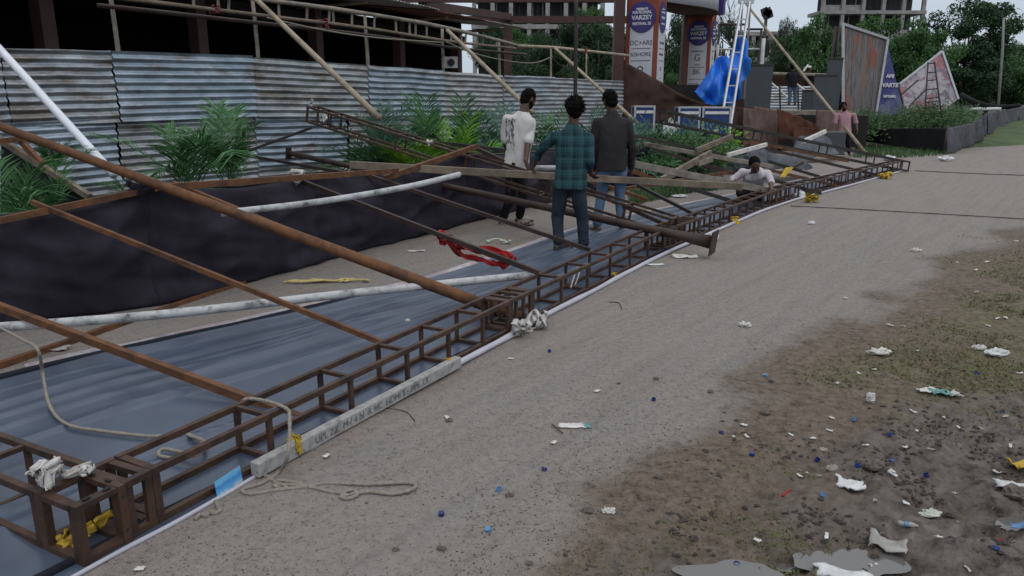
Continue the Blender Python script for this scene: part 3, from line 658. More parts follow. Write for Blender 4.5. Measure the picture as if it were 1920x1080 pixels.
# ------------------------------------------------------------------ box trusses
def ring_bars(root, c, a, b, w, t, name='frame_ring', plate=None):    # one square ring of flat bar: corners c, c+a, c+a+b, c+b
    m = MB(); P = [c, c + a, c + a + b, c + b]; nrm = a.cross(b).normalized()
    for i in range(4): m.bar(P[i], P[(i + 1) % 4], t, w, nrm)
    return m.build(name, M['truss'], root)
def box_truss(label, P0, P1, size, n, side=None, up=V((0, 0, 1)), chord=.027, name='box_truss', group=None, mat='truss', ends=True, stag=None, rung=.02):
    P0, P1 = V(P0), V(P1); d = (P1 - P0).normalized(); s = side if side is not None else up.cross(d).normalized()
    u = d.cross(s).normalized() if side is None else up
    if u.z < 0: u = -u
    root = thing(name, label, 'truss', P0, group); mt = M[mat]; h = size
    offs = [V((0, 0, 0)), s * h, u * h, s * h + u * h]
    for o in offs:
        c = o + (s * (chord / 2) if o.dot(s) < h / 2 else -s * (chord / 2)) + (u * (chord / 2) if o.dot(u) < h / 2 else -u * (chord / 2))
        MB().bar(P0 + c, P1 + c, chord, chord, u).build('chord', mt, root)
    ts = list(np.linspace(0, 1, n + 1)) if isinstance(n, int) else n
    L = (P1 - P0).length
    for k, t in enumerate(ts):
        c = P0 + d * (L * t); w = .032 if k in (0, len(ts) - 1) and ends else .024
        c = c + d * (w / 2 if k == 0 else (-w / 2 if k == len(ts) - 1 else 0))
        e = chord * .5
        MB().bar(c + s * e + u * chord, c + s * e + u * (h - chord), w, rung, s).build('rung', mt, root)
        MB().bar(c + s * (h - e) + u * chord, c + s * (h - e) + u * (h - chord), w, rung, s).build('rung', mt, root)
        MB().bar(c + u * e + s * chord, c + u * e + s * (h - chord), w, rung, u).build('rung', mt, root)
        MB().bar(c + u * (h - e) + s * chord, c + u * (h - e) + s * (h - chord), w, rung, u).build('rung', mt, root)
    return root
A_, B_, C_, D_, E_, F_, G_, H_, I_, J_ = [V((x, y, .012)) for x, y in ((-1.505, 2.30), (-1.415, 2.47), (-1.365, 2.575), (-.005, 5.04), (.155, 5.33), (1.66, 7.98), (2.25, 8.84), (4.15, 11.68), (4.52, 12.15), (9.1, 17.55))]
TS = .232
def dirv(a, b): d = (b - a); d.z = 0; return d.normalized()
# corner cube: welded square block, with slotted flanges
d0 = dirv(A_, B_); s0_ = V((-d0.y, d0.x, 0))
cube = thing('corner_block', 'rusty welded cube joint at the near corner of the fallen frame', 'truss joint', A_)
m = MB(); Lc = (B_ - A_).length; U = V((0, 0, 1)); w = .034
for a in (0, 1):
    for b in (0, 1):
        m.bar(A_ + d0 * (w / 2 + (Lc - w) * a) + s0_ * (w / 2 + (TS - w) * b), A_ + d0 * (w / 2 + (Lc - w) * a) + s0_ * (w / 2 + (TS - w) * b) + U * TS, .046, .03, d0)
for z in (0, 1):
    for b in (0, 1):
        m.bar(A_ + s0_ * (w / 2 + (TS - w) * b) + U * (.013 + (TS - .026) * z) + d0 * .03, A_ + s0_ * (w / 2 + (TS - w) * b) + U * (.013 + (TS - .026) * z) + d0 * (Lc - .03), .04, .02)
        m.bar(A_ + d0 * (w / 2 + (Lc - w) * b) + U * (.013 + (TS - .026) * z) + s0_ * .03, A_ + d0 * (w / 2 + (Lc - w) * b) + U * (.013 + (TS - .026) * z) + s0_ * (TS - .03), .036, .022)
m.build('frame_ring', M['truss'], cube)
for t in (.3, .7):
    MB().box(A_ + d0 * (Lc * t) + s0_ * (w / 2) + U * (TS + .0015), d0 * .028, s0_ * .011, U * .004).build('bolt_slot', M['black'], cube)
    MB().box(A_ + d0 * (Lc - w / 2) + s0_ * (TS * t) + U * (TS + .0025), s0_ * .028, d0 * .011, U * .004).build('bolt_slot', M['black'], cube)
    MB().box(A_ + d0 * (w / 2) - s0_ * .001 + U * (TS * t), U * .03, d0 * .011, s0_ * .004).build('bolt_slot', M['black'], cube)
for t in (.22, .8):
    MB().tube([A_ + d0 * (Lc * .92) - s0_ * .006 + U * TS * t, A_ + d0 * (Lc * .92) + s0_ * .01 + U * TS * t], .009, 6).build('bolt', M['darksteel'], cube)
box_truss('short rusty truss collar bolted to the near corner cube', B_ + d0 * .001, C_, TS, [0, 1], name='truss_collar')
dS = dirv(C_, D_); box_truss('nearest long rusty box truss lying along the road edge, tied to a white batten', C_ + dS * .002, D_, TS, [0, .21, .405, .575, .725, .87, 1], group='trusses of the fallen frame')
dE = dirv(D_, E_); box_truss('short doubled truss joint beside the heap of pink white cloth', D_ + dE * .002, E_, TS, [0, .28, .62, 1], name='truss_collar')
dF = dirv(E_, F_); box_truss('rusty box truss in front of the man in the checked shirt', E_ + dF * .002, F_, TS, 6, group='trusses of the fallen frame')
dG = dirv(F_, G_); box_truss('close runged truss joint under the flanged steel pole', F_ + dG * .002, G_, TS, 7, name='truss_collar')
dH = dirv(G_, H_); box_truss('rusty box truss with many rungs in front of the crouching man', G_ + dH * .002, H_, TS, 9, group='trusses of the fallen frame')
dI = dirv(H_, I_); box_truss('dark truss joint at the crouching man\'s outstretched hand', H_ + dI * .002, I_, TS, 3, name='truss_collar')
dJ = dirv(I_, J_); box_truss('farthest rusty box truss ending at the road beyond the crouching man', I_ + dJ * .002, J_, TS, 17, group='trusses of the fallen frame')
# left-going truss from the corner cube
lt0 = A_ + s0_ * (TS + .006) ; ld = (G(-170, 835, 0) - G(73, 918, 0)); ld.z = 0; ld = s0_.lerp(V((-1, .12, 0)), .12).normalized()
box_truss('rusty box truss running out of view from the near corner cube', lt0, lt0 + s0_ * 2.1, TS, 5, side=d0, up=U)
# tilted trusses
box_truss('tilted rusty box truss resting on the fabric fence, its open end in the air', D(572, 229, 11.1), D(1250, 448, 8.15), .235, [0, .04, .085, .30, .48, .505, .70, .73, .9, 1], up=V((0, 0, 1)), chord=.028)
box_truss('tilted dark box truss rising leftward from the far end of the road side truss', D(1248, 232, 13.4), D(1704, 322, 17.3), .235, [0, .03, .33, .6, .82, 1], chord=.034, mat='darksteel')

# ------------------------------------------------------------------ loose bars and poles of the fallen frame
def steel(label, a, b, w, mat='rust', flip=1, name='angle_bar', cat='steel bar'):
    o = MB().angle(a, b, w, .006, flip=flip).build(name, M[mat]); return tag(o, label, cat)
pole('thick brown steel pole slanting across the frame from upper left', D(-160, 178, 5.75) + (D(-160, 178, 5.75) - D(985, 600, 5.42)) * .22, D(985, 600, 5.42), .026, .047, 'rust', 'steel_pole', 'pole', 14)
steel('orange angle bar lying alongside the thick brown steel pole', D(325, 340, 5.95), D(600, 452, 5.70), .035, 'rust')
steel('rusty top rail along the leftmost fabric fence panel', D(-60, 420, 5.0), D(305, 345, 5.82), .04, 'rust')
steel('rusty rail along the top of the middle fabric fence panel', D(315, 345, 5.78), D(745, 316, 8.1), .045, 'rust')
steel('rusty rail rising to the peak of the fabric fence', D(720, 330, 8.0), D(892, 271, 9.7), .05, 'rust')
steel('slim rusty bar crossing the fence corner and passing under the white pipe', D(60, 375, 5.35), D(720, 640, 4.55), .028, 'rust')
steel('broad orange bar lying across the grey banner at lower left', D(-80, 540, 4.7) + (D(-80, 540, 4.7) - D(622, 800, 3.52)) * .35, D(622, 800, 3.52), .04, 'rust')
steel('rusty bar on the ground along the foot of the fabric fence, left length', G(-330, 790, .03), G(625, 470, .03), .045, 'rust')
steel('rusty bar on the ground along the foot of the fabric fence, far length', G(610, 475, .03), G(1085, 358, .03), .045, 'rustdark')
steel('slim rusty bar wrapped with red cloth', D(556, 333, 7.3), D(1012, 508, 5.75), .034, 'rustdark')
steel('slim dark bar sloping left of the plaid shirt man down to the truss', D(672, 320, 8.2), D(1108, 466, 7.1), .032, 'rustdark')
steel('thin black bar pointing left towards the corrugated fence', D(443, 286, 10.0), D(730, 336, 8.4), .03, 'darksteel')
steel('thin black brace between the tilted truss and the black bar', D(443, 289, 10.0), D(583, 238, 11.0), .028, 'darksteel')
# long flanged pole
fp0, fp1 = D(541, 287, 10.6), D(1338, 455, 7.62); fd = (fp1 - fp0).normalized()
fpo = thing('flanged_pole', 'long brown steel pole with flange plates at both ends crossing the truss', 'pole', fp1)
pts = [fp0.lerp(fp1, t) for t in (0, .2, .4, .6, .8, .93, 1)]; MB().tube(pts, [.036, .038, .040, .042, .045, .047, .075], 14).build('shaft', M['rustdark'], fpo, True)
for p in (fp0, fp1):
    x = fd.cross(V((0, 0, 1))).normalized(); y = x.cross(fd); MB().box(p, fd * .014, x * (.22 if p is fp1 else .10), y * (.25 if p is fp1 else .16)).build('flange', M['rustdark'], fpo)
def pipe(label, pts, r, mat='whitepipe', name='white_pipe', k=5):
    mb = MB(); sp_ = smoothpath(pts, k); mb.tube(sp_, r, 14, cap=False); o = mb.build(name, M[mat], None, True, mods=[('SOLIDIFY', {'thickness': .004})]); return tag(o, label, 'pipe')
pipe('long chipped white pipe lying across the frame from the left edge', [D(-420, 646, 4.0), D(-60, 618, 4.35), D(300, 590, 4.75), D(650, 551, 5.25), D(1000, 515, 5.85)], .031)
pipe('shorter bent white pipe with an open end near the fence corner', [D(415, 400, 5.6), D(600, 378, 6.1), D(760, 351, 6.6), D(862, 327, 7.0)], .026)
pipe('pale pipe held level behind the man in the white tee', [D(1000, 315, 8.6), D(1045, 315, 8.5)], .03)
def plank(label, a, b, w, h, mat='greywood', name='timber_beam'):
    o = MB().bar(a, b, w, h).build(name, M[mat], None, mods=[('BEVEL', {'width': .006, 'segments': 2})]); return tag(o, label, 'timber')
plank('long brown timber beam gripped by the man in the checked shirt', D(655, 309, 8.4), D(1392, 350, 9.6), .06, .085, 'wood')
plank('grey timber batten slanting down to the crouching man\'s hand', D(1190, 308, 10.6), D(1462, 362, 11.9), .07, .10, 'greywood')
plank('thin grey pole sloping behind the crouching man\'s head', D(1208, 270, 13.2), D(1450, 313, 12.6), .06, .07, 'greywood')
plank('brown timber rising to the left of the collapsed fence peak, upper piece', D(1305, 283, 12.8), D(1372, 256, 13.4), .06, .09, 'wood')
plank('brown timber crossing the grey batten diagonally', D(1240, 338, 11.2), D(1332, 287, 12.6), .06, .10, 'wood')
plank('short broken timber end beside the diagonal timber', D(1308, 307, 12.2), D(1334, 298, 12.5), .06, .09, 'greywood')
plank('pale timber strip pointing up right above the crouching man\'s head', D(1364, 291, 12.9), D(1437, 271, 13.6), .05, .07, 'paper')
plank('pale timber lying against the torn grey sheet near the pink shirted man', D(1505, 266, 17.6), D(1548, 246, 18.2), .06, .09, 'paper')
for lab, a, b, w, mt in (
    ('thin dark bar crossing the low bushes beside the dark shirted man', D(1186, 251, 13.0), D(1372, 292, 13.2), .045, 'darksteel'),
    ('rusty bar low on the collapsed fence, right of the blue jeans', D(1180, 314, 11.4), D(1262, 346, 11.6), .06, 'rust'),
    ('rusty bar rising from the blue jeans towards the crouching man', D(1165, 352, 10.7), D(1372, 320, 12.8), .045, 'rust'),
    ('rusty bar dropping towards the crouching man\'s elbow', D(1222, 276, 12.9), D(1385, 326, 12.7), .045, 'rustdark'),
    ('thin dark bar from the timber beam down to the truss joint', D(1196, 345, 10.4), D(1308, 402, 9.3), .035, 'darksteel'),
    ('pair bar in dark steel passing below the crouching man', D(1285, 347, 10.9), D(1400, 382, 10.9), .05, 'darksteel'),
    ('long rusty bar behind the yellow strap, upper length', D(1438, 277, 14.6), D(1640, 325, 16.3), .05, 'rustdark'),
    ('long rusty bar behind the yellow strap, lower length', D(1440, 300, 14.0), D(1590, 345, 14.6), .05, 'darksteel'),
    ('dark bar across the pale blue sheet right of the crouching man', D(1450, 335, 12.9), D(1540, 360, 12.9), .05, 'darksteel'),
    ('rusty bar propped under the yellow strap', D(1465, 322, 13.5), D(1505, 302, 14.2), .05, 'rustdark'),
    ('dark bar just under the tilted truss, right of the checked shirt man', D(1096, 350, 9.6), D(1262, 424, 8.9), .04, 'darksteel'),
    ('rusty bar just above the crouching man\'s yellow strap', D(1402, 262, 14.4), D(1590, 300, 16.0), .05, 'rust'),
    ('rusty bar behind the crouching man\'s shoulder reaching right', D(1440, 316, 12.9), D(1612, 356, 14.8), .045, 'rust'),
    ('rusty bar low behind the dark shirted man\'s knees', D(1105, 335, 10.6), D(1215, 372, 10.2), .045, 'rust'),
    ('dark bar reaching left of the tilted truss over the fence peak', D(808, 263, 11.6), D(958, 280, 11.0), .045, 'darksteel'),
    ('rusty bar sloping from the fence peak to the white tee man', D(886, 272, 9.9), D(952, 302, 9.6), .04, 'rustdark')):
    steel(lab, a, b, w, mt)

# ------------------------------------------------------------------ banner lying face down
LC = [(-5.6, -.4), (-4.6, 1.7), (-3.0, 4.12), (-2.3, 4.87), (-1.56, 5.67), (-.65, 6.77), (.24, 8.29), (1.38, 10.09), (3.6, 12.6), (6.0, 15.4), (8.7, 18.4)]
RC = [(-2.75, .0), (-2.1, 1.2), (-1.47, 2.33), (-1.02, 3.13), (-.58, 3.95), (.0, 5.0), (.95, 6.68), (1.9, 8.25), (4.1, 11.55), (6.4, 14.3), (9.0, 17.4)]
Lp, Rp = smoothpath([(x, y, 0) for x, y in LC], 26), smoothpath([(x, y, 0) for x, y in RC], 26)
bn = thing('fallen_banner', 'huge slate grey banner lying face down under the fallen frame', 'banner', (-.6, 5.2, 0))
nb = 90; P = []
for i, (l, r) in enumerate(zip(Lp, Rp)):
    row = []; s = i * .11
    for j in range(nb + 1):
        u = j / nb; p = l.lerp(r, u); W = (r - l).length; q = u * W
        rid = abs(mnoise.fractal(V((q * 4.6 + .12 * mnoise.noise(V((s * .2, q, 3))), s * .045, 0)), 1, 2, 3)); z = .022 + .045 * (1 - min(1, rid * 2.6)) ** 2 * (.4 + .6 * mnoise.noise(V((q * 2, s * .2, 7))) ** 2 * 3)
        z += .010 * mnoise.fractal(V((q * 1.5, s * .10, 2)), 1, 2, 2)
        z += .055 * math.exp(-((q - .10) / .045) ** 2) * (.6 + .5 * mnoise.noise(V((s * .4, 0, 9)))) - .02 * math.exp(-((q - .2) / .05) ** 2)
        z = .012 + (z - .012) * min(1, max(.0, (W - q - .30) / .2))
        if u == 0 or u == 1: z = .012
        row.append(V((p.x, p.y, max(.012, z))))
    P.append(row)
bm_ = N('slate_banner_back'); f = bm_.noise(bm_.co((1, 1, 1)), 1.1, 5, .6)
bm_.set(bm_.ramp(f, [(.3, (.040, .054, .084)), (.6, (.064, .084, .124)), (.8, (.080, .100, .140))]), .33, 0, .45); bm_.bump(bm_.noise(bm_.co(), 14, 4), .06, .01)
MB().grid(P).build('sheet', bm_.m, bn, True)
pm = N('printed_banner_edge'); vo = pm.new('TexVoronoi'); vo.inputs['Scale'].default_value = 4.2; pm.link(pm.co((1, 1, 1)), vo.inputs['Vector'])
sepn = pm.new('SeparateColor'); pm.link(vo.outputs['Color'], sepn.inputs[0])
pcol = pm.ramp(sepn.outputs[0], [(.05, (.42, .40, .42)), (.35, (.30, .22, .22)), (.5, (.42, .20, .17)), (.62, (.24, .30, .42)), (.78, (.45, .44, .45)), (.95, (.20, .19, .24))])
pm.set(pm.mix(.55, pcol, pm.ramp(pm.noise(pm.co(), 9, 5, .7, 1.5), [(.35, (.16, .14, .17)), (.5, (.40, .33, .32)), (.65, (.50, .49, .50))])), .45)
P = []
for i, (l, r) in enumerate(zip(Lp, Rp)):
    d = (l - r).normalized(); s = i * .11; row = []; w = .20 + .05 * mnoise.noise(V((s * .7, 1, 1)))
    for j in range(7):
        q = j / 6; p = l + d * (w * q - .03); row.append(V((p.x, p.y, .014 + .03 * math.sin(math.pi * q) * (.6 + .6 * mnoise.noise(V((s * 1.1, q * 2, 5)))))))
    P.append(row)
MB().grid(P[54:]).build('printed_edge', pm.m, bn, True)
MB().tube([V((l.x, l.y, .026)) - (l - Rp[i]).normalized() * (.02 + .02 * mnoise.noise(V((i * .07, 5, 5)))) for i, l in enumerate(Lp[:132])], [.026 * (1 + .5 * mnoise.noise(V((i * .06, 2, 2)))) * (1 if i < 100 else (132 - i) / 32 + .05) for i in range(132)], 9).build('shade_dark_roll', cloth_mat('shade_dark_left_roll', [(.010, .012, .018), (.018, .022, .032)], 3), bn, True)  # roll of banner cloth, its shadow side put into the dark colour
hp = []
for i, r in enumerate(Rp):
    l = Lp[i]; d = (r - l).normalized(); hp.append(V((r.x, r.y, .012 if i < 110 else .022)) + d * ((.012 if i < 110 else .028) + .02 * mnoise.noise(V((i * .09, 3, 3)))))
hem = MB().tube(hp, [(.009 if i < 110 else .020) * (1 + .3 * mnoise.noise(V((i * .15, 1, 8)))) for i in range(len(hp))], 9)
MB().tube([V((r.x, r.y, .02)) + (Lp[i] - r).normalized() * (.075 + .03 * mnoise.noise(V((i * .08, 6, 3)))) for i, r in enumerate(Rp[:200])], [.018 * (1 + .5 * mnoise.noise(V((i * .09, 9, 2)))) for i in range(200)], 8).build('shade_dark_roll', cloth_mat('shade_dark_inner_fold', [(.008, .010, .016), (.016, .020, .03)], 3), bn, True)  # dark tube drawing the fold and shadow line under the near truss
hm = blotch('lilac_white_hem', [(.36, .36, .41), (.48, .47, .53)], 3, .6, 0, .2, 40); hem.build('hem', hm, bn, True)

# white lettered batten tied on the truss
c0, c1 = C_ + dS * .44 - V((-dS.y, dS.x, 0)) * .045, C_ + dS * 2.03 - V((-dS.y, dS.x, 0)) * .06
bat = thing('white_batten', 'weathered white box batten with faint black lettering tied along the near truss', 'batten', c0); c0 = c0 + U * .038; c1 = c1 + U * .038
bd = (c1 - c0).normalized(); bs = V((bd.y, -bd.x, 0))
MB().box((c0 + c1) / 2, bd * (c1 - c0).length, bs * .05, U * .066).build('box_section', blotch('weathered_white_paint', [(.10, .09, .08), (.26, .255, .25), (.34, .335, .33), (.15, .14, .13)], 16, .6, 0, .2, 60), bat, mods=[('BEVEL', {'width': .004, 'segments': 2})])
text_mesh('UPL ZZ  M / 4 N  R 9/C  HDMI T - PIPE  LT', .05, blotch('faded_black_ink', [(.05, .05, .05), (.24, .24, .24)], 45, .8, 0, 0), 'lettering', bat, (c0 + c1) / 2 + bs * .0265, bd, U, .0015)

# ------------------------------------------------------------------ fabric fence
FL = [(-6.6, 3.7, .72), (-3.75, 5.24, .80), (-2.84, 5.78, .965), (-1.95, 7.45, .88), (-.62, 9.86, .92), (.9, 12.5, .86), (2.55, 14.6, .80), (4.1, 16.2, .96), (6.6, 19.0, .5)]
FNAME = ['leftmost dark fabric fence panel, behind the orange bars', 'dark fabric fence panel left of the gathered corner post', 'long dark fabric fence panel right of the gathered corner post', 'dark fabric fence panel behind the bent white pipe', 'dark fabric fence panel behind the white tee man\'s legs', 'drooping black fabric panel right of the dark shirted man', 'slumped black fabric panel behind the crouching man', 'torn grey black sheeting fallen left of the pink shirted man']
for i in range(len(FL) - 1):
    (ax, ay, ah), (bx, by, bh) = FL[i], FL[i + 1]; a, b = V((ax, ay, 0)), V((bx, by, 0)); d = (b - a).normalized(); nn = V((d.y, -d.x, 0)); Lp_ = (b - a).length
    root = thing('fabric_fence_panel', FNAME[i], 'fence panel', a, 'dark fabric panels round the planting bed')
    P = []; nu, nv = 40, 26; late = i >= 5
    for r in range(nv + 1):
        t = r / nv; row = []
        for k in range(nu + 1):
            u = -.012 + 1.024 * k / nu; top = ah + (bh - ah) * u - (.07 if not late else .22) * max(0, math.sin(math.pi * u)) * (1 + .3 * mnoise.noise(V((u * 4, i, 2))))
            rg = 1 - abs(mnoise.noise(V((u * Lp_ * 1.3 + t * .8, t * 1.7 - u * 1.1, i * 7))) ) * 2.2
            bel = .11 * math.sin(math.pi * t) * max(0, math.sin(math.pi * u)) + .055 * max(0, rg) ** 3 * min(1, max(0, min(u, 1 - u)) * 9) + .06 * mnoise.fractal(V((u * Lp_ * .8, t * 3.2 + u * 1.2, i * 5)), 1, 2, 3) * min(1, max(0, min(u, 1 - u)) * 9)
            pu = math.exp(-u * 16) + math.exp(-(1 - u) * 16); bel += .018 * pu * math.sin(t * 26)
            bel += .10 * (1 - t) * 0 + .16 * max(0, .28 - t) * (1 if i < 3 else .5)
            if late: bel += .16 * mnoise.fractal(V((u * Lp_ * 1.3, t * 2.4, i * 3 + 1)), 1, 2, 3)
            z = .012 + (top - .012) * t
            row.append(a + d * (Lp_ * u) + nn * (bel) + U * z)
        P.append(row)
    MB().grid(P).build('cloth', M['fabric'] if i < 7 else M['greysheet'], root, True, mods=[('SOLIDIFY', {'thickness': .006})])
    MB().tube([a - nn * .13 + U * .0, a - nn * .05 + U * (ah + .03)], .022, 8).build('stake', M['darksteel'], root, True)
    MB().tube([a - nn * .02 + U * (ah - .01), a.lerp(b, .5) - nn * .02 + U * ((ah + bh) / 2 - (.06 if not late else .2)), b - nn * .02 + U * (bh - .01)], .014, 6).build('top_wire', M['darksteel'], root, True)
# black gathered cloth knot at the corner post
mb = MB()
for k in range(7):
    c = V((-2.84, 5.72, .955)); mb.tube(smoothpath([c + V((random.uniform(-.09, .09), random.uniform(-.05, .05), random.uniform(-.05, .05))) for _ in range(4)], 4), .022, 6)
tag(mb.build('cloth_knot', M['fabric'], None, True), 'black cloth knot bunched on top of the fence corner post', 'knot')
# black tilted board behind the left palms
tag(MB().poly([D(2, 262, 6.6), D(166, 368, 6.3), D(166, 420, 6.2), D(2, 420, 6.4)], (0, 1, 0), .04).build('leaning_board', M['netting']), 'black board with a wooden edge leaning among the left palms', 'board')
o = bpy.data.objects['leaning_board']; MB().bar(D(-10, 255, 6.56), D(168, 369, 6.26), .05, .05).build('edge_strip', M['wood'], o)
for k, (a, b, lab) in enumerate(((D(-20, 264, 6.3), D(45, 254, 6.5), 'short rusty bar end over the left palms'), (D(38, 258, 6.5), D(82, 306, 6.4), 'short dark bar hanging among the left palms'))): steel(lab, a, b, .04, 'rust')
# planting bed soil
tag(MB().poly([V((-6.6, 3.8, .0)), V((-3.75, 5.34, .0)), V((-2.84, 5.9, .0)), V((-1.95, 7.6, .0)), V((-.7, 10, .0)), V((.8, 12.7, 0)), V((2.5, 14.9, 0)), V((4.1, 16.6, 0)), V((3.6, 20, 0)), V((-2.2, 14.5, 0)), V((-4, 11, 0)), V((-6.2, 8.4, 0))], (0, 0, 1), .16).build('planting_bed', blotch('planting_soil', [(.03, .025, .018), (.07, .055, .04)], 4, .95, 0, .5, 20)), kind='structure')
# ------------------------------------------------------------------ people
def remesh(mb, name, mat, parent, vox, smooth=2, wr=None):
    o = mb.build(name, mat, parent, True)
    m = o.modifiers.new('r', 'REMESH'); m.mode = 'VOXEL'; m.voxel_size = vox; m.use_smooth_shade = True
    if smooth: q = o.modifiers.new('s', 'SMOOTH'); q.iterations = smooth; q.factor = .5
    bake(o); o.data.polygons.foreach_set('use_smooth', [True] * len(o.data.polygons))
    if wr: wrinkle(o, *wr)
    o.data.materials.clear(); o.data.materials.append(mat); return o
def hand(mb, wr, d, palm_n, thumb_side, k, curl):
    """palm and five fingers from wrist wr along d, palm facing palm_n; thumb_side = unit vector"""
    d = d.normalized(); n = (palm_n - d * palm_n.dot(d)).normalized(); s = thumb_side - d * thumb_side.dot(d) - n * thumb_side.dot(n); s = s.normalized() if s.length > 1e-3 else d.cross(n)
    c = wr + d * .048 * k; mb.ell(c, s * .038 * k, n * .016 * k, d * .054 * k); mb.cone(wr - d * .02 * k, wr + d * .03 * k, .026 * k, .026 * k)
    for i, (off, L) in enumerate(((.027, .074), (.009, .083), (-.009, .078), (-.026, .060))):
        p = wr + (d * .090 + s * off) * k; a = 0
        for seg in (.45, .32, .25):
            a += curl * (.8 if seg > .4 else 1.1); q = p + (d * math.cos(a) + n * math.sin(a)) * (L * seg * k); mb.cone(p, q, .0095 * k, .0085 * k, 8); p = q
    p = wr + (d * .030 + s * .026) * k; q = p + (d * .55 + s * .65 + n * .35).normalized() * .040 * k; mb.cone(p, q, .0115 * k, .010 * k, 8); mb.cone(q, q + (d * .85 + s * .1 + n * .55).normalized() * .032 * k, .010 * k, .009 * k, 8)
def person(label, J, k, face, chestf, cloth, hairy=1.0, group=None, vox=.0085, hairm='hair', sleeve=1.0, hem=None, curl=.45, shoe='sandal', bald=False, hair_r=1.0):
    """J: joints in world space. head = skull centre. face: facing of the head, chestf: facing of the chest."""
    base = V(((J['anL'].x + J['anR'].x) / 2, (J['anL'].y + J['anR'].y) / 2, min(J['anL'].z, J['anR'].z) - .07 * k))
    root = thing('person', label, 'person', base, group)
    up = (J['head'] - J['neck']).normalized(); f = (V(face) - up * V(face).dot(up)).normalized(); r = f.cross(up)
    cf = V(chestf).normalized(); sp_ = (J['neck'] - J['pel']).normalized(); cf = (cf - sp_ * cf.dot(sp_)).normalized(); cr = cf.cross(sp_)
    h = J['head']; b = MB()
    # head: skull, jaw, nose, ears, brow
    b.ell(h + up * .012 * k, r * .074 * k, f * .094 * k, up * .098 * k, 20, 14); b.ell(h - up * .055 * k + f * .028 * k, r * .056 * k, f * .062 * k, up * .066 * k, 16, 10)
    b.cone(h + f * .092 * k + up * .012 * k, h + f * .108 * k - up * .028 * k, .010 * k, .015 * k, 8); b.ell(h + f * .082 * k - up * .062 * k, r * .026 * k, f * .014 * k, up * .012 * k)
    b.ell(h + f * .078 * k + up * .022 * k, r * .055 * k, f * .016 * k, up * .012 * k)
    for s in (-1, 1): b.ell(h + r * s * .076 * k - up * .008 * k - f * .005 * k, r * .010 * k, f * .020 * k, up * .032 * k, 10, 7)
    b.cone(h - up * .05 * k - f * .02 * k, J['neck'] - sp_ * .03 * k, .052 * k, .062 * k)
    ch = J['neck'] - sp_ * .17 * k
    b.ell(ch, cr * .138 * k, cf * .082 * k, sp_ * .20 * k, 18, 12); b.ell(J['neck'].lerp(J['pel'], .58), cr * .135 * k, cf * .090 * k, sp_ * .17 * k, 18, 12); b.ell(J['pel'], cr * .150 * k, cf * .105 * k, sp_ * .13 * k, 18, 12)
    for s in 'LR':
        sh, el, wr, hp, kn, an = (J[x + s] for x in ('sh', 'el', 'wr', 'hip', 'kn', 'an'))
        b.cone(J['neck'] - sp_ * .06 * k, sh - sp_ * .02 * k, .045 * k, .034 * k); b.cone(sh - sp_ * .02 * k, el, .036 * k, .038 * k); b.cone(el, wr, .040 * k, .027 * k)
        hd = J.get('hd' + s, (wr - el).normalized()); sgn = 1 if s == 'R' else -1
        hand(b, wr, hd, J.get('pn' + s, -cr * sgn), J.get('th' + s, cf), k, curl)
        b.cone(hp, kn, .082 * k, .054 * k); b.cone(kn, kn.lerp(an, .35), .053 * k, .053 * k); b.cone(kn.lerp(an, .35), an, .053 * k, .036 * k)
        tf = J.get('toe' + s, cf); tf = V((tf.x, tf.y, 0)).normalized()
        b.cone(an - V((0, 0, .035 * k)) - tf * .03 * k, an - V((0, 0, .045 * k)) + tf * .12 * k, .034 * k, .026 * k); b.ell(an - V((0, 0, .05 * k)) + tf * .15 * k, tf.cross(U) * .044 * k, tf * .05 * k, U * .02 * k)
    body = remesh(b, 'body', M['skin'], root, vox * k, 1)
    for s in (-1, 1): MB().ell(h + f * .083 * k + r * s * .030 * k + up * .006 * k, r * .012 * k, f * .010 * k, up * .008 * k, 10, 8).build('eye', cloth.get('eye', M['hair']), root, True)
    # hair
    hb = MB(); q = hair_r
    hb.ell(h + up * .024 * k - f * .012 * k, r * .084 * k * q, f * .096 * k * q, up * .098 * k * q, 24, 16)
    if hairy > .9: hb.ell(h - up * .025 * k - f * .045 * k, r * .072 * k * q, f * .056 * k * q, up * .075 * k * q, 20, 14)
    if hairy > 1: 
        for _ in range(26):
            a = random.uniform(0, 6.28); e = random.uniform(-.2, 1.3); dd = (r * math.cos(a) * math.cos(e) + f * math.sin(a) * math.cos(e) + up * math.sin(e)); 
            if dd.dot(f) > .72: continue
            hb.ell(h + up * .02 * k - f * .012 * k + V(dd) * .088 * k, r * .026 * k, f * .026 * k, up * .022 * k, 8, 6)
    if bald: pass
    else: remesh(hb, 'hair', M[hairm], root, .008 * k, 1, (.010 * k if hairy > .9 else .004, 38, 3))
    if hairy > .9:
        tb = MB()
        for _ in range(420 if hairy > 1 else 260):
            a = random.uniform(0, 6.28); e = random.uniform(-.55, 1.5); dd = V(r * math.cos(a) * math.cos(e) + f * math.sin(a) * math.cos(e) + up * math.sin(e))
            if dd.dot(f) > .55 or (e < -.1 and dd.dot(f) > -.1): continue
            p = h + up * .02 * k - f * .012 * k + V((dd.x, dd.y, dd.z)) * .088 * k * q; L_ = random.uniform(.012, .034) * k * (1.3 if hairy > 1 else .55); g_ = (dd + V((random.uniform(-.8, .8), random.uniform(-.8, .8), random.uniform(-.9, .5)))).normalized(); w_ = dd.cross(g_)
            if w_.length < .05: continue
            w_ = w_.normalized() * .006 * k; tb.add([p - w_, p + w_, p + g_ * L_ * .6 + w_ * .7, p + g_ * L_ * .6 - w_ * .7, p + g_ * L_ + dd * .004], [(0, 1, 2, 3), (3, 2, 4)])
        tb.build('hair_strands', M[hairm], root)
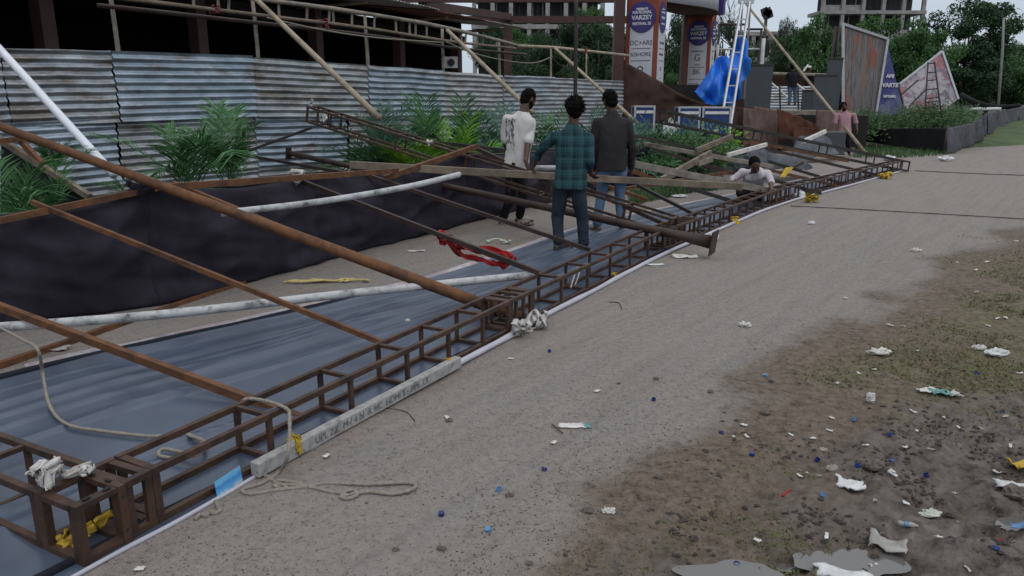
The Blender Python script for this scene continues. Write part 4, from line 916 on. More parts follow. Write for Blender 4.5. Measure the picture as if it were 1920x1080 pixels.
    if cloth.get('beard'): remesh(MB().ell(h - up * .066 * k + f * .034 * k, r * .060 * k, f * .062 * k, up * .055 * k).ell(h - up * .03 * k + f * .015 * k, r * .072 * k, f * .05 * k, up * .05 * k), 'beard', M['hair'], root, .008 * k, 1, (.004, 40, 5))
    # shirt: body of cloth with sleeves
    t = MB(); hemz = cloth.get('hem', .12); Lb = (J['neck'] - J['pel']).length + hemz; ln = cloth.get('loose', 1.0)
    secs = [(-.045, .058, .060), (-.015, .066, .068), (.025, .100, .080), (.07, .152, .096), (.11, .174, .108), (.18, .176, .118), (.30, .172, .122), (.44, .166, .122), (.9, .178, .128), (1.0, .182, .132)]
    pts = []
    if cloth.get('crew'): secs = [(-.012, .062, .064)] + secs[2:]
    for (u, w, dp) in secs:
        dist = u if u < .5 else Lb * (u if u > .5 else 1)
        c = J['neck'] - sp_ * (u * k if u < .5 else Lb * u); pts.append((c, w * k * (ln if u > .1 else 1), dp * k * (ln if u > .1 else 1)))
    n = 26; st = len(t.v)
    for c, w, dp in pts:
        for a in range(n):
            an_ = 2 * math.pi * a / n; ca, sa = math.cos(an_), math.sin(an_); t.v.append(c + cr * w * math.copysign(abs(ca) ** .8, ca) + cf * dp * math.copysign(abs(sa) ** .9, sa))
    for i in range(len(pts) - 1):
        for a in range(n):
            p, q_ = st + i * n + a, st + i * n + (a + 1) % n; t.f.append((p, q_, q_ + n, p + n))
    t.f.append(tuple(st + a for a in range(n))); t.f.append(tuple(st + (len(pts) - 1) * n + a for a in range(n))[::-1])
    for s in 'LR':
        sh, el, wr = J['sh' + s], J['el' + s], J['wr' + s]; ss = J.get('sl' + s, sleeve)
        sh = sh - sp_ * .022 * k; t.cone(J['neck'] - sp_ * .08 * k, sh, .056 * k, .060 * k)
        if ss <= .55: t.cone(sh - sp_ * .005 * k, sh.lerp(el, ss * 2 * .92), .066 * k * ln, .068 * k * ln)
        else:
            e = el.lerp(wr, (ss - .5) * 2); t.cone(sh - sp_ * .005 * k, el, .064 * k * ln, .052 * k * ln); t.cone(el, e, .055 * k * ln, .043 * k * ln)
    remesh(t, cloth['shirtname'], cloth['shirt'], root, .010 * k, 2, (.011 * k, 10, 2, (1, 1, .4)))
    # trousers
    t = MB(); t.ell(J['pel'], cr * .163 * k, cf * .118 * k, sp_ * .14 * k, 18, 12)
    for s in 'LR':
        hp, kn, an = J['hip' + s], J['kn' + s], J['an' + s]; e = kn.lerp(an, cloth.get('leg', .93)); lw = cloth.get('legw', 1)
        t.cone(hp, kn, .094 * k * lw, .068 * k * lw); t.cone(kn, e, .068 * k * lw, .056 * k * lw)
        for z in (.75, .88): t.ell(kn.lerp(an, z), V((.066, 0, 0)) * k * lw, V((0, .066, 0)) * k * lw, V((0, 0, .02)) * k)
    remesh(t, 'trousers', cloth['trousers'], root, .010 * k, 2, (.012 * k, 11, 5, (1, 1, .5)))
    if shoe:
        for s in 'LR':
            an = J['an' + s]; tf = J.get('toe' + s, cf); tf = V((tf.x, tf.y, 0)).normalized(); g = an - V((0, 0, .062 * k))
            sb = MB(); sb.ell(g + tf * .055 * k, tf.cross(U) * .052 * k, tf * .135 * k, U * .022 * k, 18, 8)
            if shoe == 'shoe': sb.ell(g + tf * .045 * k + U * .03 * k, tf.cross(U) * .046 * k, tf * .115 * k, U * .045 * k, 18, 10)
            else: sb.tube([g + tf * .09 * k + tf.cross(U) * .05 * k, g + tf * .08 * k + U * .04 * k, g + tf * .09 * k - tf.cross(U) * .05 * k], .012 * k, 6)
            remesh(sb, 'shoe', cloth['shoe'], root, .009 * k, 1)
    return root
def plaid():
    n = N('green_plaid_cotton'); s = n.new('SeparateXYZ'); wv = n.new('TexNoise'); wv.inputs['Scale'].default_value = 7; n.link(n.co(), wv.inputs['Vector']); va = n.new('VectorMath', operation='MULTIPLY_ADD'); n.link(wv.outputs['Color'], va.inputs[0]); va.inputs[1].default_value = (.035, .035, .035); n.link(n.co(), va.inputs[2]); n.link(va.outputs[0], s.inputs[0])
    def stripes(o, per, duty, ph=0):
        m = n.math('MODULO', n.math('ADD', o, 10 + ph), per); return n.math('LESS_THAN', m, per * duty)
    a = n.math('ADD', n.math('MULTIPLY', stripes(s.outputs[0], .115, .5), .5), n.math('MULTIPLY', stripes(s.outputs[2], .115, .5), .5))
    col = n.ramp(a, [(.0, (.024, .075, .082)), (.5, (.016, .050, .060)), (1.0, (.009, .026, .036))])
    l = n.math('MAXIMUM', stripes(s.outputs[0], .0575, .14, .02), stripes(s.outputs[2], .0575, .14, .02)); col = n.mix(n.math('MULTIPLY', l, .28), col, (.07, .12, .125))
    n.set(col, .9, 0, .2); n.bump(n.noise(n.co(), 220, 2), .25, .004); return n.m
def tee():
    n = N('white_printed_tee'); s = n.new('SeparateXYZ'); n.link(n.co(), s.inputs[0])
    def rng_(o, a, b): return n.math('MULTIPLY', n.math('GREATER_THAN', o, a), n.math('LESS_THAN', o, b))
    w = n.noise(n.co((30, 30, 11)), 1.0, 3, .6, .8); ink = n.math('MULTIPLY', n.math('MULTIPLY', rng_(s.outputs[0], -.07, .05), rng_(s.outputs[2], 1.00, 1.40)), n.math('GREATER_THAN', w, .50))
    n.set(n.mix(n.math('MULTIPLY', ink, .85), (.50, .49, .47), (.05, .05, .06)), .9, 0, .2); n.bump(n.noise(n.co(), 200, 2), .2, .004); return n.m
def jeans(name, a, b, fade=1): return cloth_mat(name, [a, b], 4)
SH = blotch('worn_pale_shoe', [(.16, .14, .12), (.34, .31, .28)], 20, .8, 0, .2); SHB = blotch('dark_rubber_shoe', [(.012, .012, .014), (.03, .03, .034)], 20, .7, 0, .2)
def P_(px, py, Y): return D(px, py, Y)
# man in white tee
Y = 9.62
J = dict(head=P_(991, 185, Y + .05), neck=P_(981, 211, Y), pel=P_(968, 306, Y), shL=P_(952, 220, Y - .02), shR=P_(996, 226, Y + .05), elL=P_(948, 268, Y + .05), wrL=P_(958, 302, Y + .22), elR=P_(990, 270, Y - .16), wrR=P_(986, 303, Y - .26),
         hipL=P_(960, 312, Y), hipR=P_(976, 312, Y + .05), knL=P_(957, 368, Y + .1), knR=P_(981, 366, Y + .03), anL=P_(943, 412, Y + .25), anR=P_(974, 407, Y + .35), hdR=V((.35, .1, -1)))
J['toeL'] = J['toeR'] = V((1, .25, 0)); gl = min(J['anL'].z, J['anR'].z)
person('man in a long white T-shirt printed on the back, gripping the timber beam', J, 1.03, (.75, .55, -.15), (.55, .80, 0), dict(shirt=tee(), shirtname='t_shirt', crew=1, trousers=jeans('black_trousers', (.010, .010, .012), (.022, .022, .026)), shoe=SH, hem=.10, loose=.96, legw=.92, beard=True), hairy=1.0, sleeve=.46, shoe='shoe')
# man in plaid shirt
Y = 8.02
J = dict(head=P_(1077, 203, Y), neck=P_(1074, 238, Y), pel=P_(1070, 338, Y), shL=P_(1041, 252, Y), shR=P_(1103, 254, Y), elL=P_(1014, 279, Y + .1), wrL=P_(1003, 305, Y + .42), elR=P_(1106, 300, Y - .06), wrR=P_(1107, 323, Y + .12),
         hipL=P_(1053, 347, Y), hipR=P_(1082, 349, Y), knL=P_(1046, 406, Y + .08), knR=P_(1092, 410, Y + .02), anL=P_(1047, 457, Y - .04), anR=P_(1095, 460, Y + .02), hdR=V((.55, .4, -.55)), hdL=V((-.25, .5, -.8)), pnR=V((0, .5, .8)), toeL=V((.65, .5, 0)), toeR=V((.15, 1, 0)))
person('man in a green and blue plaid shirt seen from behind, standing on the banner', J, 1.0, (-.18, 1, -.10), (.06, 1, 0), dict(shirt=plaid(), shirtname='shirt', trousers=jeans('dark_blue_jeans', (.010, .014, .024), (.030, .040, .058)), shoe=SHB, hem=.09, loose=.98), hairy=1.2, sleeve=.80, shoe='shoe', hair_r=1.08)
# man in dark shirt
Y = 9.28
J = dict(head=P_(1143, 187, Y), neck=P_(1148, 214, Y), pel=P_(1148, 306, Y), shL=P_(1120, 226, Y), shR=P_(1177, 227, Y), elL=P_(1112, 274, Y + .03), wrL=P_(1112, 318, Y + .12), elR=P_(1185, 276, Y + .02), wrR=P_(1184, 318, Y + .12),
         hipL=P_(1135, 316, Y), hipR=P_(1162, 316, Y), knL=P_(1127, 366, Y + .06), knR=P_(1162, 367, Y + .05), anL=P_(1119, 424, Y), anR=P_(1166, 426, Y + .05), toeL=V((-.55, .45, 0)), toeR=V((.2, 1, 0)))
person('man in a dark grey shirt and light blue jeans seen from behind', J, 1.03, (-.45, .85, -.06), (.05, 1, 0), dict(shirt=cloth_mat('charcoal_shirt', [(.018, .016, .018), (.034, .031, .033)], 4), shirtname='shirt', trousers=jeans('light_blue_jeans', (.06, .11, .19), (.13, .20, .30)), shoe=SHB, hem=.09, loose=1.0, leg=.90, legw=.95), hairy=1.0, sleeve=.93)
# crouching man
Y = 12.1
J = dict(head=P_(1415, 307, Y - .40), neck=P_(1417, 321, Y - .16), pel=P_(1408, 362, Y + .30), shL=P_(1439, 324, Y - .12), shR=P_(1392, 322, Y - .08), elL=P_(1446, 341, Y - .25), wrL=P_(1446, 354, Y - .48), elR=P_(1374, 336, Y - .06), wrR=P_(1381, 352, Y - .28),
         hipL=P_(1416, 366, Y + .26), hipR=P_(1402, 366, Y + .26), knL=P_(1428, 358, Y - .18), knR=P_(1388, 360, Y - .16), anL=P_(1420, 376, Y + .05), anR=P_(1396, 376, Y + .08), toeL=V((0, -1, 0)), toeR=V((0, -1, 0)))
person('man crouching in a pale pink white shirt, bowed over the truss joint', J, 1.14, (.06, -.70, -.70), (.12, -.9, -.35), dict(shirt=cloth_mat('pale_pink_white_shirt', [(.38, .35, .39), (.52, .48, .52)], 6), shirtname='shirt', trousers=jeans('black_slacks', (.008, .008, .010), (.02, .02, .024)), shoe=SHB, hem=.05, loose=.9), hairy=.85, sleeve=.62, hair_r=.93)
# pink shirt man
Y = 22.2
J = dict(head=P_(1582, 199, Y - .06), neck=P_(1584, 210, Y), pel=P_(1584, 246, Y), shL=P_(1601, 214, Y), shR=P_(1568, 214, Y), elL=P_(1605, 230, Y), wrL=P_(1607, 243, Y - .15), elR=P_(1566, 231, Y), wrR=P_(1562, 246, Y - .15),
         hipL=P_(1589, 250, Y), hipR=P_(1578, 250, Y), knL=P_(1590, 270, Y - .03), knR=P_(1578, 270, Y - .03), anL=P_(1592, 287, Y), anR=P_(1579, 286, Y))
person('barefoot man in a pink half-sleeve shirt holding a long bamboo pole', J, 1.0, (-.1, -1, -.25), (-.05, -1, 0), dict(shirt=cloth_mat('pink_shirt', [(.30, .17, .20), (.40, .24, .27)], 6), shirtname='shirt', trousers=jeans('black_shorts', (.008, .008, .009), (.018, .018, .02)), hem=.06, beard=True, leg=.8), hairy=.95, sleeve=.5, shoe=None, vox=.012)
# two on the stage
Y = 29.0
for lab, cx, top, jk, tr, fc in (('man in a dark jacket and jeans standing on the stage with raised arms', 1486, 119, (.014, .014, .018), (.07, .10, .15), (.3, 1, -.1)), ('person in black with a white cap standing behind the stage panels', 1517, 122, (.012, .012, .013), (.02, .03, .05), (.6, -.8, 0))):
    q = 27.0 if cx == 1486 else 30.0
    X = lambda px, py, dy=0: P_(px, py, q + dy)
    J = dict(head=X(cx, top + 7), neck=X(cx, top + 16), pel=X(cx, top + 42), shL=X(cx - 8, top + 19), shR=X(cx + 8, top + 19), elL=X(cx - 10, top + 28, .1), wrL=X(cx + 2, top + 22, .3), elR=X(cx + 11, top + 24, .15), wrR=X(cx + 15, top + 12, .35), hipL=X(cx - 5, top + 44), hipR=X(cx + 5, top + 44), knL=X(cx - 5, top + 59), knR=X(cx + 5, top + 59), anL=X(cx - 6, top + 74), anR=X(cx + 5, top + 74))
    r_ = person(lab, J, .93, fc, (.2, 1, 0), dict(shirt=cloth_mat('black_jacket', [jk, jk], 4), shirtname='jacket', trousers=jeans('stage_jeans', tr, tuple(x * 1.4 for x in tr)), shoe=SHB, hem=.04), hairy=.95, sleeve=.95, vox=.014)
    if cx != 1486: MB().ell(J['head'] + V((0, 0, .06)), (.09, 0, 0), (0, .11, 0), (0, 0, .06)).build('cap', M['foam'], r_, True)

# ------------------------------------------------------------------ palms and low plants
def frond(P0, d, L, droop, nl, w, ll, seed):
    """one arching palm frond: rachis plus leaflets"""
    rs = random.Random(seed); mb = MB(); pts = []; d = V(d).normalized()
    for i in range(9):
        t = i / 8; pts.append(P0 + d * (L * t) - V((0, 0, droop * L * t * t)))
    mb.tube(pts, [.007 * (1 - .75 * i / 8) + .001 for i in range(9)], 5); side = d.cross(V((0, 0, 1)))
    side = side.normalized() if side.length > .05 else V((1, 0, 0))
    for j in range(nl):
        t = .18 + .82 * j / nl; i = min(7, int(t * 8)); p = pts[i].lerp(pts[i + 1], t * 8 - i); tan = (pts[i + 1] - pts[i]).normalized()
        l = ll * (.55 + .9 * math.sin(math.pi * (t * .8 + .12))) * rs.uniform(.85, 1.1)
        for s in (-1, 1):
            dir_ = (tan * rs.uniform(.75, 1.05) + side * s * rs.uniform(.75, 1.0) + V((0, 0, rs.uniform(-.05, .35)))).normalized(); wv = tan.cross(dir_).cross(dir_).normalized() * (w * rs.uniform(.7, 1.1))
            m = p + dir_ * l * .5 + V((0, 0, -.02 * l)); e = p + dir_ * l - V((0, 0, .22 * l))
            mb.add([p - wv * .4, p + wv * .4, m + wv, m - wv, e], [(0, 1, 2, 3), (3, 2, 4)])
    return mb
def palm(label, base, n, L, mat, lean=(0, 0), spread=1.0, stem=.1, ll=.22, w=.0075, nl=19, name='palm_plant', el=(45, 85), seed=0):
    rs = random.Random(seed + int(base.x * 100)); root = thing(name, label, 'palm', base, 'potted palms in the planting bed')
    for k in range(n):
        a = 6.28 * k / n + rs.uniform(-.3, .3); e = math.radians(rs.uniform(*el)); d = V((math.cos(a) * math.cos(e) * spread + lean[0], math.sin(a) * math.cos(e) * spread + lean[1], math.sin(e)))
        frond(base + V((rs.uniform(-.04, .04), rs.uniform(-.04, .04), stem)), d, L * rs.uniform(.7, 1.08), rs.uniform(.2, .75), nl, w, ll, k + seed * 31).build('frond', M[mat], root, True)
    MB().tube([base - V((0, 0, base.z)), base + V((0, 0, stem + .05))], [.03, .018], 8).build('stem', M['stemgreen'], root, True)
    return root
def PB(px, Y, z=.15): d = ray(px, 188); p = D(px, 188, Y); return V((p.x, Y, z))
palm('dark drooping palm at the left edge behind the fence', PB(-10, 6.15), 11, 1.25, 'palmdark', seed=1, ll=.28, stem=.3)
palm('dark palm clump in front of the leaning black board', PB(45, 6.15), 10, 1.0, 'palmdark', seed=2, ll=.24, stem=.15)
palm('spiky dark palm head on a thin stem near the leaning board', PB(78, 7.0), 8, .5, 'palmdark', seed=3, ll=.2, stem=.75)
palm('low pale green palm at the foot of the white plastic pipe', PB(178, 7.1), 10, .72, 'palmblue', seed=4, ll=.22, stem=.15)
palm('bushy green palm just right of the white plastic pipe', PB(242, 7.5), 10, .95, 'palmdark', seed=5, ll=.2, stem=.2)
palm('tall feathery palm, left of the two tall ones, against the corrugated sheets', PB(345, 8.5), 9, 1.62, 'palmdark', seed=6, el=(55, 85), ll=.3, w=.0115, stem=.35)
palm('tall feathery palm, right of the two tall ones, against the corrugated sheets', PB(418, 8.6), 9, 1.58, 'palmdark', seed=7, el=(62, 86), ll=.3, w=.0115, stem=.4)
palm('short dark palm below the two tall feathery palms', PB(372, 8.2), 9, .75, 'palmdark', seed=8, ll=.2, stem=.2)
for i, (px, Y, n, L, mt, lab, el) in enumerate([
    (668, 11.4, 9, .85, 'palmdark', 'low dark palm under the tilted truss', (30, 80)), (706, 11.8, 13, 1.45, 'palmblue', 'blue green palm at the foot of the nearest bamboo brace', (50, 85)), (745, 11.9, 12, 1.45, 'palmblue', 'blue green palm just right of the bamboo brace foot', (48, 85)),
    (775, 11.2, 8, .9, 'palmlime', 'small lime green palm under the tilted truss', (40, 85)), (800, 12.4, 5, 1.45, 'palmdark', 'narrow upright palm between the lime green palms', (70, 88)), (848, 12.0, 15, 1.15, 'palmlime', 'bright lime green palm, biggest of the lime ones', (40, 85)), (872, 12.6, 11, 1.6, 'palmdark', 'dark fan of palm leaves above the lime green palm', (62, 88)),
    (905, 13.2, 12, 1.15, 'palmblue', 'grey green palm left of the white tee man', (30, 80)), (935, 13.6, 13, 1.3, 'palmblue', 'grey green palm touching the white tee man\'s shoulder', (35, 85)), (1012, 13.8, 13, 1.35, 'palmblue', 'grey green palm between the white tee man and the plaid shirt', (35, 85)), (1040, 14.4, 13, 1.3, 'palmdark', 'dark green palm peeking left of the plaid shirt shoulder', (35, 85)),
    (1108, 14.6, 13, 1.35, 'palmblue', 'grey green palm between plaid and dark shirted men', (35, 85))]):
    palm(lab, PB(px, Y), n, L * 1.22, mt, seed=20 + i, el=el, ll=.34, w=.014, nl=18, stem=.2)
def bush(label, base, R, H, n, mat, name='shrub', cat='shrub', group=None, ls=.09, seed=0):
    rs = random.Random(seed + 5); root = thing(name, label, cat, base, group); st = MB()
    cl = []
    for k in range(7):
        a = rs.uniform(0, 6.28); q = rs.random() ** .5 * R * .8; tip = base + V((q * math.cos(a), q * math.sin(a), H * rs.uniform(.55, .95))); cl.append(tip)
        st.tube([base, base.lerp(tip, .5) + V((rs.uniform(-.05, .05), rs.uniform(-.05, .05), .03)), tip], [.012, .009, .005], 5)
    st.build('stem', M['stemgreen'], root, True); mb = MB()
    for k in range(n):
        c = rs.choice(cl); o = V((rs.gauss(0, 1), rs.gauss(0, 1), rs.gauss(0, .8))) * (R * .30); p = c + o - V((0, 0, rs.random() * H * .35)); p.z = max(base.z + .03, p.z)
        d = (o.normalized() + V((rs.uniform(-.7, .7), rs.uniform(-.7, .7), rs.uniform(-.2, .8)))).normalized(); s = d.orthogonal().normalized(); l = ls * rs.uniform(.7, 1.4)
        mb.add([p, p + d * l * .5 + s * l * .22, p + d * l, p + d * l * .5 - s * l * .22], [(0, 1, 2, 3)])
    mb.build('foliage', M[mat], root); return root
for i, (px, Y, R, H, mt, lab) in enumerate([(1210, 15.3, .5, .95, 'palmblue', 'grey green bush by the dark shirted man\'s arm'), (1250, 15.4, .5, .85, 'hedge', 'bush below the single blue flight case'), (1288, 15.6, .5, .75, 'palmdark', 'dark bush in front of the gap between flight cases'), (1322, 16.2, .45, 1.0, 'palmblue', 'bush before the left of the paired flight cases'), (1352, 16.4, .4, .95, 'palmlime', 'yellowish bush at the ladder foot'), (1232, 14.6, .4, .6, 'palmdark', 'low dark bush over the slumped black fence panel'), (1330, 15.2, .5, .6, 'hedge', 'low bush left of the collapsed fence peak'), (1180, 15.8, .5, 1.05, 'palmblue', 'grey green bush right behind the dark shirted man')]):
    bush(lab, PB(px, Y, .14), R, H, 900, mt, seed=i, ls=.10)
for i, (px, Y, s) in enumerate([(1625, 26.2, .8), (1650, 26.4, .85), (1675, 26.5, .8), (1700, 26.6, .95), (1722, 27, 1.0), (1745, 27.3, 1.15), (1768, 27.6, 1.2), (1790, 28.2, 1.1), (1815, 29.5, 1.05)]):
    nm = ['first low hedge bush right of the pink shirted man', 'second low hedge bush under the purple poster', 'low hedge bush at the foot of the purple poster', 'low hedge bush before the white poster corner', 'hedge bush left of the black scaffold ladder', 'hedge bush inside the black scaffold ladder legs', 'taller hedge bush right of the black scaffold ladder', 'hedge bush under the tilted poster\'s right corner', 'last hedge bush beside the weedy mound'][i]
    bush(nm, PB(px, Y, .30), .75, s, 1100, 'hedge', 'hedge_bush', 'bush', 'hedge bushes behind the black netting fence', .11, 40 + i)

# ------------------------------------------------------------------ trees
def crown_mesh(seed, n, blobs, leaf, mat, sq=(1, 1, .8), gap=.25):
    rs = random.Random(seed); mb = MB(); C = []
    for k in range(blobs):
        while True:
            p = V((rs.uniform(-1, 1), rs.uniform(-1, 1), rs.uniform(-1, 1)))
            if p.length < 1 and (p.length > .35 or rs.random() < .3): break
        C.append((V((p.x * sq[0], p.y * sq[1], p.z * sq[2])), rs.uniform(.17, .36)))
    for k in range(n):
        c, r = rs.choice(C); o = V((rs.gauss(0, 1), rs.gauss(0, 1), rs.gauss(0, 1))).normalized() * (r * rs.uniform(.55, 1.08)); o.z *= .7; p = c + o
        nn = (o.normalized() + V((rs.uniform(-.8, .8), rs.uniform(-.8, .8), rs.uniform(-.3, .9)))).normalized(); s = nn.orthogonal().normalized(); q = nn.cross(s); a = rs.uniform(0, 6.28); s, q = s * math.cos(a) + q * math.sin(a), q * math.cos(a) - s * math.sin(a)
        l = leaf * rs.uniform(.6, 1.3)
        mb.add([p - s * l, p - q * l * .45 + nn * l * .12, p + s * l, p + q * l * .45 + nn * l * .12], [(0, 1, 2, 3)])
    o = mb.build('crown', M[mat], None, loc=(0, 0, 0)); me = o.data; bpy.data.objects.remove(o); return me
CR = {k: crown_mesh(*a) for k, a in dict(d1=(1, 13000, 52, .042, 'leafdark'), d2=(2, 13000, 52, .042, 'leafdark'), m1=(3, 13000, 50, .042, 'leafmid'), m2=(4, 13000, 52, .042, 'leafmid'), g1=(5, 4200, 38, .045, 'leafgrey'), b1=(6, 13000, 34, .042, 'leafdark', (1, 1, 1.0))).items()}
def tree(label, px, Y, top, base_y, halfw, kind, lean=0, group='trees behind the fairground'):
    c = D(px, 188, Y); zt, zb = D(px, top, Y).z, D(px, base_y, Y).z; R = halfw * Y / FPX; root = thing('tree', label, 'tree', (c.x, Y, 0), group); H = (zt - zb) / 2
    o = bpy.data.objects.new('crown', CR[kind]); COL.objects.link(o); o.parent = root; o.location = (0, 0, (zt + zb) / 2); o.scale = (R * 1.05, R, H * 1.12); o.rotation_euler = (0, 0, px * .37)
    mb = MB(); mb.tube([(c.x, Y, 0), (c.x + .1, Y, zb * .6 + .3), (c.x + lean, Y, (zt + zb) / 2)], [.035 * R + .16, .03 * R + .12, .05], 8)
    for k in range(6):
        a = k * 1.05 + px; mb.tube([(c.x + .05, Y, zb * .7 + .5 + k * .15), (c.x + R * .3 * math.cos(a), Y + R * .3 * math.sin(a), zb + H * .5), (c.x + R * .62 * math.cos(a), Y + R * .62 * math.sin(a), zb + H * (.9 + .12 * k))], [.10 + .01 * R, .07, .03], 6)
    mb.build('trunk', M['trunk'], root, True); return root
TR = [('tall dark tree with open ragged top at right', 1800, 62, -12, 150, 74, 'b1'), ('lower dark crown of the tall tree mass beside the tilted poster', 1795, 60, 85, 200, 72, 'd2'), ('bright green tree above the tilted poster', 1718, 58, 28, 200, 62, 'm1'), ('green tree right of the tall striped poster', 1680, 60, 60, 205, 55, 'm2'), ('green tree behind the striped poster\'s top', 1632, 66, 26, 190, 62, 'm2'), ('dense green tree behind the stage', 1530, 50, 22, 200, 62, 'm1'), ('low green tree right of the stage people', 1572, 52, 46, 205, 50, 'd1'), ('dark green tree left of the stage tree', 1472, 54, 52, 205, 40, 'd1'),
      ('sparse grey green tree just right of the arch', 1352, 46, 22, 160, 36, 'g1'), ('dark low tree behind the blue tarp', 1395, 50, 95, 215, 44, 'd2'), ('dark tree low beside the arch right pillar', 1345, 44, 105, 215, 34, 'd1'), ('distant grey green tree behind the ladder', 1420, 80, 60, 180, 42, 'g1'),
      ('dark tree seen through the arch opening', 1262, 45, 22, 225, 36, 'd2'), ('low green bushy tree inside the arch opening', 1255, 40, 135, 230, 30, 'm2'), ('dark mango tree left of the arch post', 1130, 42, 42, 190, 56, 'd1'), ('dark mango tree behind the checked shirt man', 1065, 44, 38, 185, 58, 'd2'), ('dark tree behind the slim upright pole', 1105, 50, 30, 190, 60, 'd1'), ('dark tree right of the shed end', 1012, 46, 60, 190, 46, 'd2'), ('green tree above the shed end roof', 960, 52, 48, 150, 40, 'm2'), ('tree top over the pale wall by the girders', 1100, 75, 12, 120, 40, 'm2'), ('tree just right of the shed end behind the girders', 925, 46, 42, 150, 34, 'd2'), ('small tree between steel beams', 790, 70, 8, 90, 22, 'd1'),
      ('green tree at the far right behind the light pole', 1892, 70, 78, 200, 60, 'm1'), ('dark tree right of the tall dark one', 1850, 74, 70, 195, 46, 'd2'), ('far right rounded green tree', 1960, 66, 84, 200, 62, 'm2'), ('low dark tree at the field edge', 1830, 68, 130, 200, 50, 'd1'), ('low tree at the far right field edge', 1900, 78, 135, 200, 60, 'd2'), ('dark branchy tree behind the flood lamp', 1460, 84, 22, 140, 20, 'g1'), ('low tree left of the arch', 1150, 38, 130, 230, 50, 'd2'), ('low tree behind the shed end', 990, 40, 110, 230, 50, 'd1'), ('low tree behind the slim pole', 1068, 39, 120, 235, 48, 'd2')]
for t in TR: tree(*t)
# bare branchy tree behind the ladder
bt = thing('bare_tree', 'thin bare tree with fine twigs against the sky by the ladder', 'tree', PB(1395, 60, 0)); mb = MB()
def branch(p, d, L, r, dep):
    q = p + d * L; mb.tube([p, p.lerp(q, .5) + V((random.uniform(-.08, .08), 0, random.uniform(-.05, .1))) * L * .5, q], [r, r * .8, r * .6], 5)
    if dep:
        for _ in range(3): branch(q, (d + V((random.uniform(-.8, .8), random.uniform(-.5, .5), random.uniform(-.15, .5)))).normalized(), L * random.uniform(.55, .8), r * .55, dep - 1)
branch(PB(1395, 60, 0), V((0, 0, 1)), 3.6, .16, 5); mb.build('trunk', M['trunk'], bt, True)
# ------------------------------------------------------------------ stage, cases, ladder, tarp, posters
def crumple_sheet(label, pts, nx, ny, amp, mat, name, cat, freq=1.5, seed=0, th=.012, kind=None, group=None):
    """cloth spanning four corner points (tl, tr, br, bl)"""
    tl, tr, br, bl = [V(p) for p in pts]; nn = (tr - tl).cross(bl - tl).normalized(); P = []
    W = (tr - tl).length; H = (bl - tl).length
    for j in range(ny + 1):
        t = j / ny; row = []
        for i in range(nx + 1):
            u = i / nx; p = tl.lerp(tr, u).lerp(bl.lerp(br, u), t); f = mnoise.fractal(V((u * W * freq * 2.2, t * H * freq * .6, seed)), 1, 2, 3) + .6 * mnoise.noise(V((u * W * freq * .8, t * H * freq, seed + 4)))
            row.append(p + nn * amp * f)
        P.append(row)
    o = MB().grid(P).build(name, M[mat] if isinstance(mat, str) else mat, None, True, mods=[('SOLIDIFY', {'thickness': th})]); return tag(o, label, cat, group, kind)
# stage with brown skirt
st = thing('stage', 'low wooden stage platform behind the brown cloth skirts', 'stage', (10.5, 27, 0))
MB().box((9.1, 28.0, 1.20), (4.0, 0, 0), (0, 6.0, 0), (0, 0, .12)).build('deck', M['greywood'], st)
for x in (7.5, 9.3, 10.9): MB().box((x, 25.2, .57), (.1, 0, 0), (0, .1, 0), (0, 0, 1.14)).build('leg', M['rustdark'], st)
crumple_sheet('tan brown cloth skirt hanging left of the open red brown cloth', (D(1412, 199, 23.4), D(1457, 206, 23.6), D(1457, 291, 23.6), D(1405, 292, 23.2)), 24, 22, .06, 'tanfab', 'cloth_skirt', 'cloth', 1.4, 1)
crumple_sheet('dark brown cloth skirt beside the paired flight cases', (D(1368, 199, 23.0), D(1414, 201, 23.3), D(1414, 285, 23.3), D(1368, 285, 23.0)), 18, 18, .05, 'brownfab', 'cloth_skirt', 'cloth', 1.4, 2)
crumple_sheet('pale tan cloth rag draped over the left skirt edge', (D(1394, 202, 22.9), D(1418, 205, 22.9), D(1418, 262, 22.7), D(1394, 276, 22.7)), 14, 18, .07, 'tanfab', 'cloth_drape', 'cloth', 2, 3)
crumple_sheet('brown cloth skirt behind the pink shirted man', (D(1530, 206, 24.0), D(1592, 209, 24.2), D(1592, 286, 24.2), D(1530, 286, 24.0)), 24, 20, .06, 'tanfab', 'cloth_skirt', 'cloth', 1.4, 4)
crumple_sheet('red brown cloth sagging open in front of the stage', (D(1456, 203, 23.2), D(1540, 236, 23.0), D(1538, 268, 22.9), D(1462, 262, 22.9)), 30, 16, .13, 'browncloth', 'sagging_cloth', 'cloth', 1.5, 5)
crumple_sheet('red brown cloth hanging below the sagging piece', (D(1486, 238, 22.8), D(1530, 240, 22.8), D(1528, 284, 22.7), D(1484, 270, 22.7)), 20, 16, .12, 'browncloth', 'sagging_cloth', 'cloth', 1.8, 6)
tag(MB().box((9.4, 27, .62), (4.2, 0, 0), (0, 4.6, 0), (0, 0, 1.0)).build('stage_shade_block', M['black']), 'solid black boxing underneath the stage deck', 'filler')  # black block stands in for the shade under the deck
crumple_sheet('crumpled grey plastic sheet at the foot of the stage', (D(1492, 262, 20.4), D(1556, 248, 20.8), D(1572, 292, 20.0), D(1480, 298, 19.6)), 26, 18, .16, 'greysheet', 'plastic_sheet', 'sheet', 1.5, 7)
crumple_sheet('grey sheet slumped over the bars behind the crouching man', (D(1408, 280, 15.4), D(1500, 296, 16.5), D(1520, 318, 15.6), D(1400, 312, 14.6)), 30, 16, .12, 'greysheet', 'plastic_sheet', 'sheet', 1.6, 8)
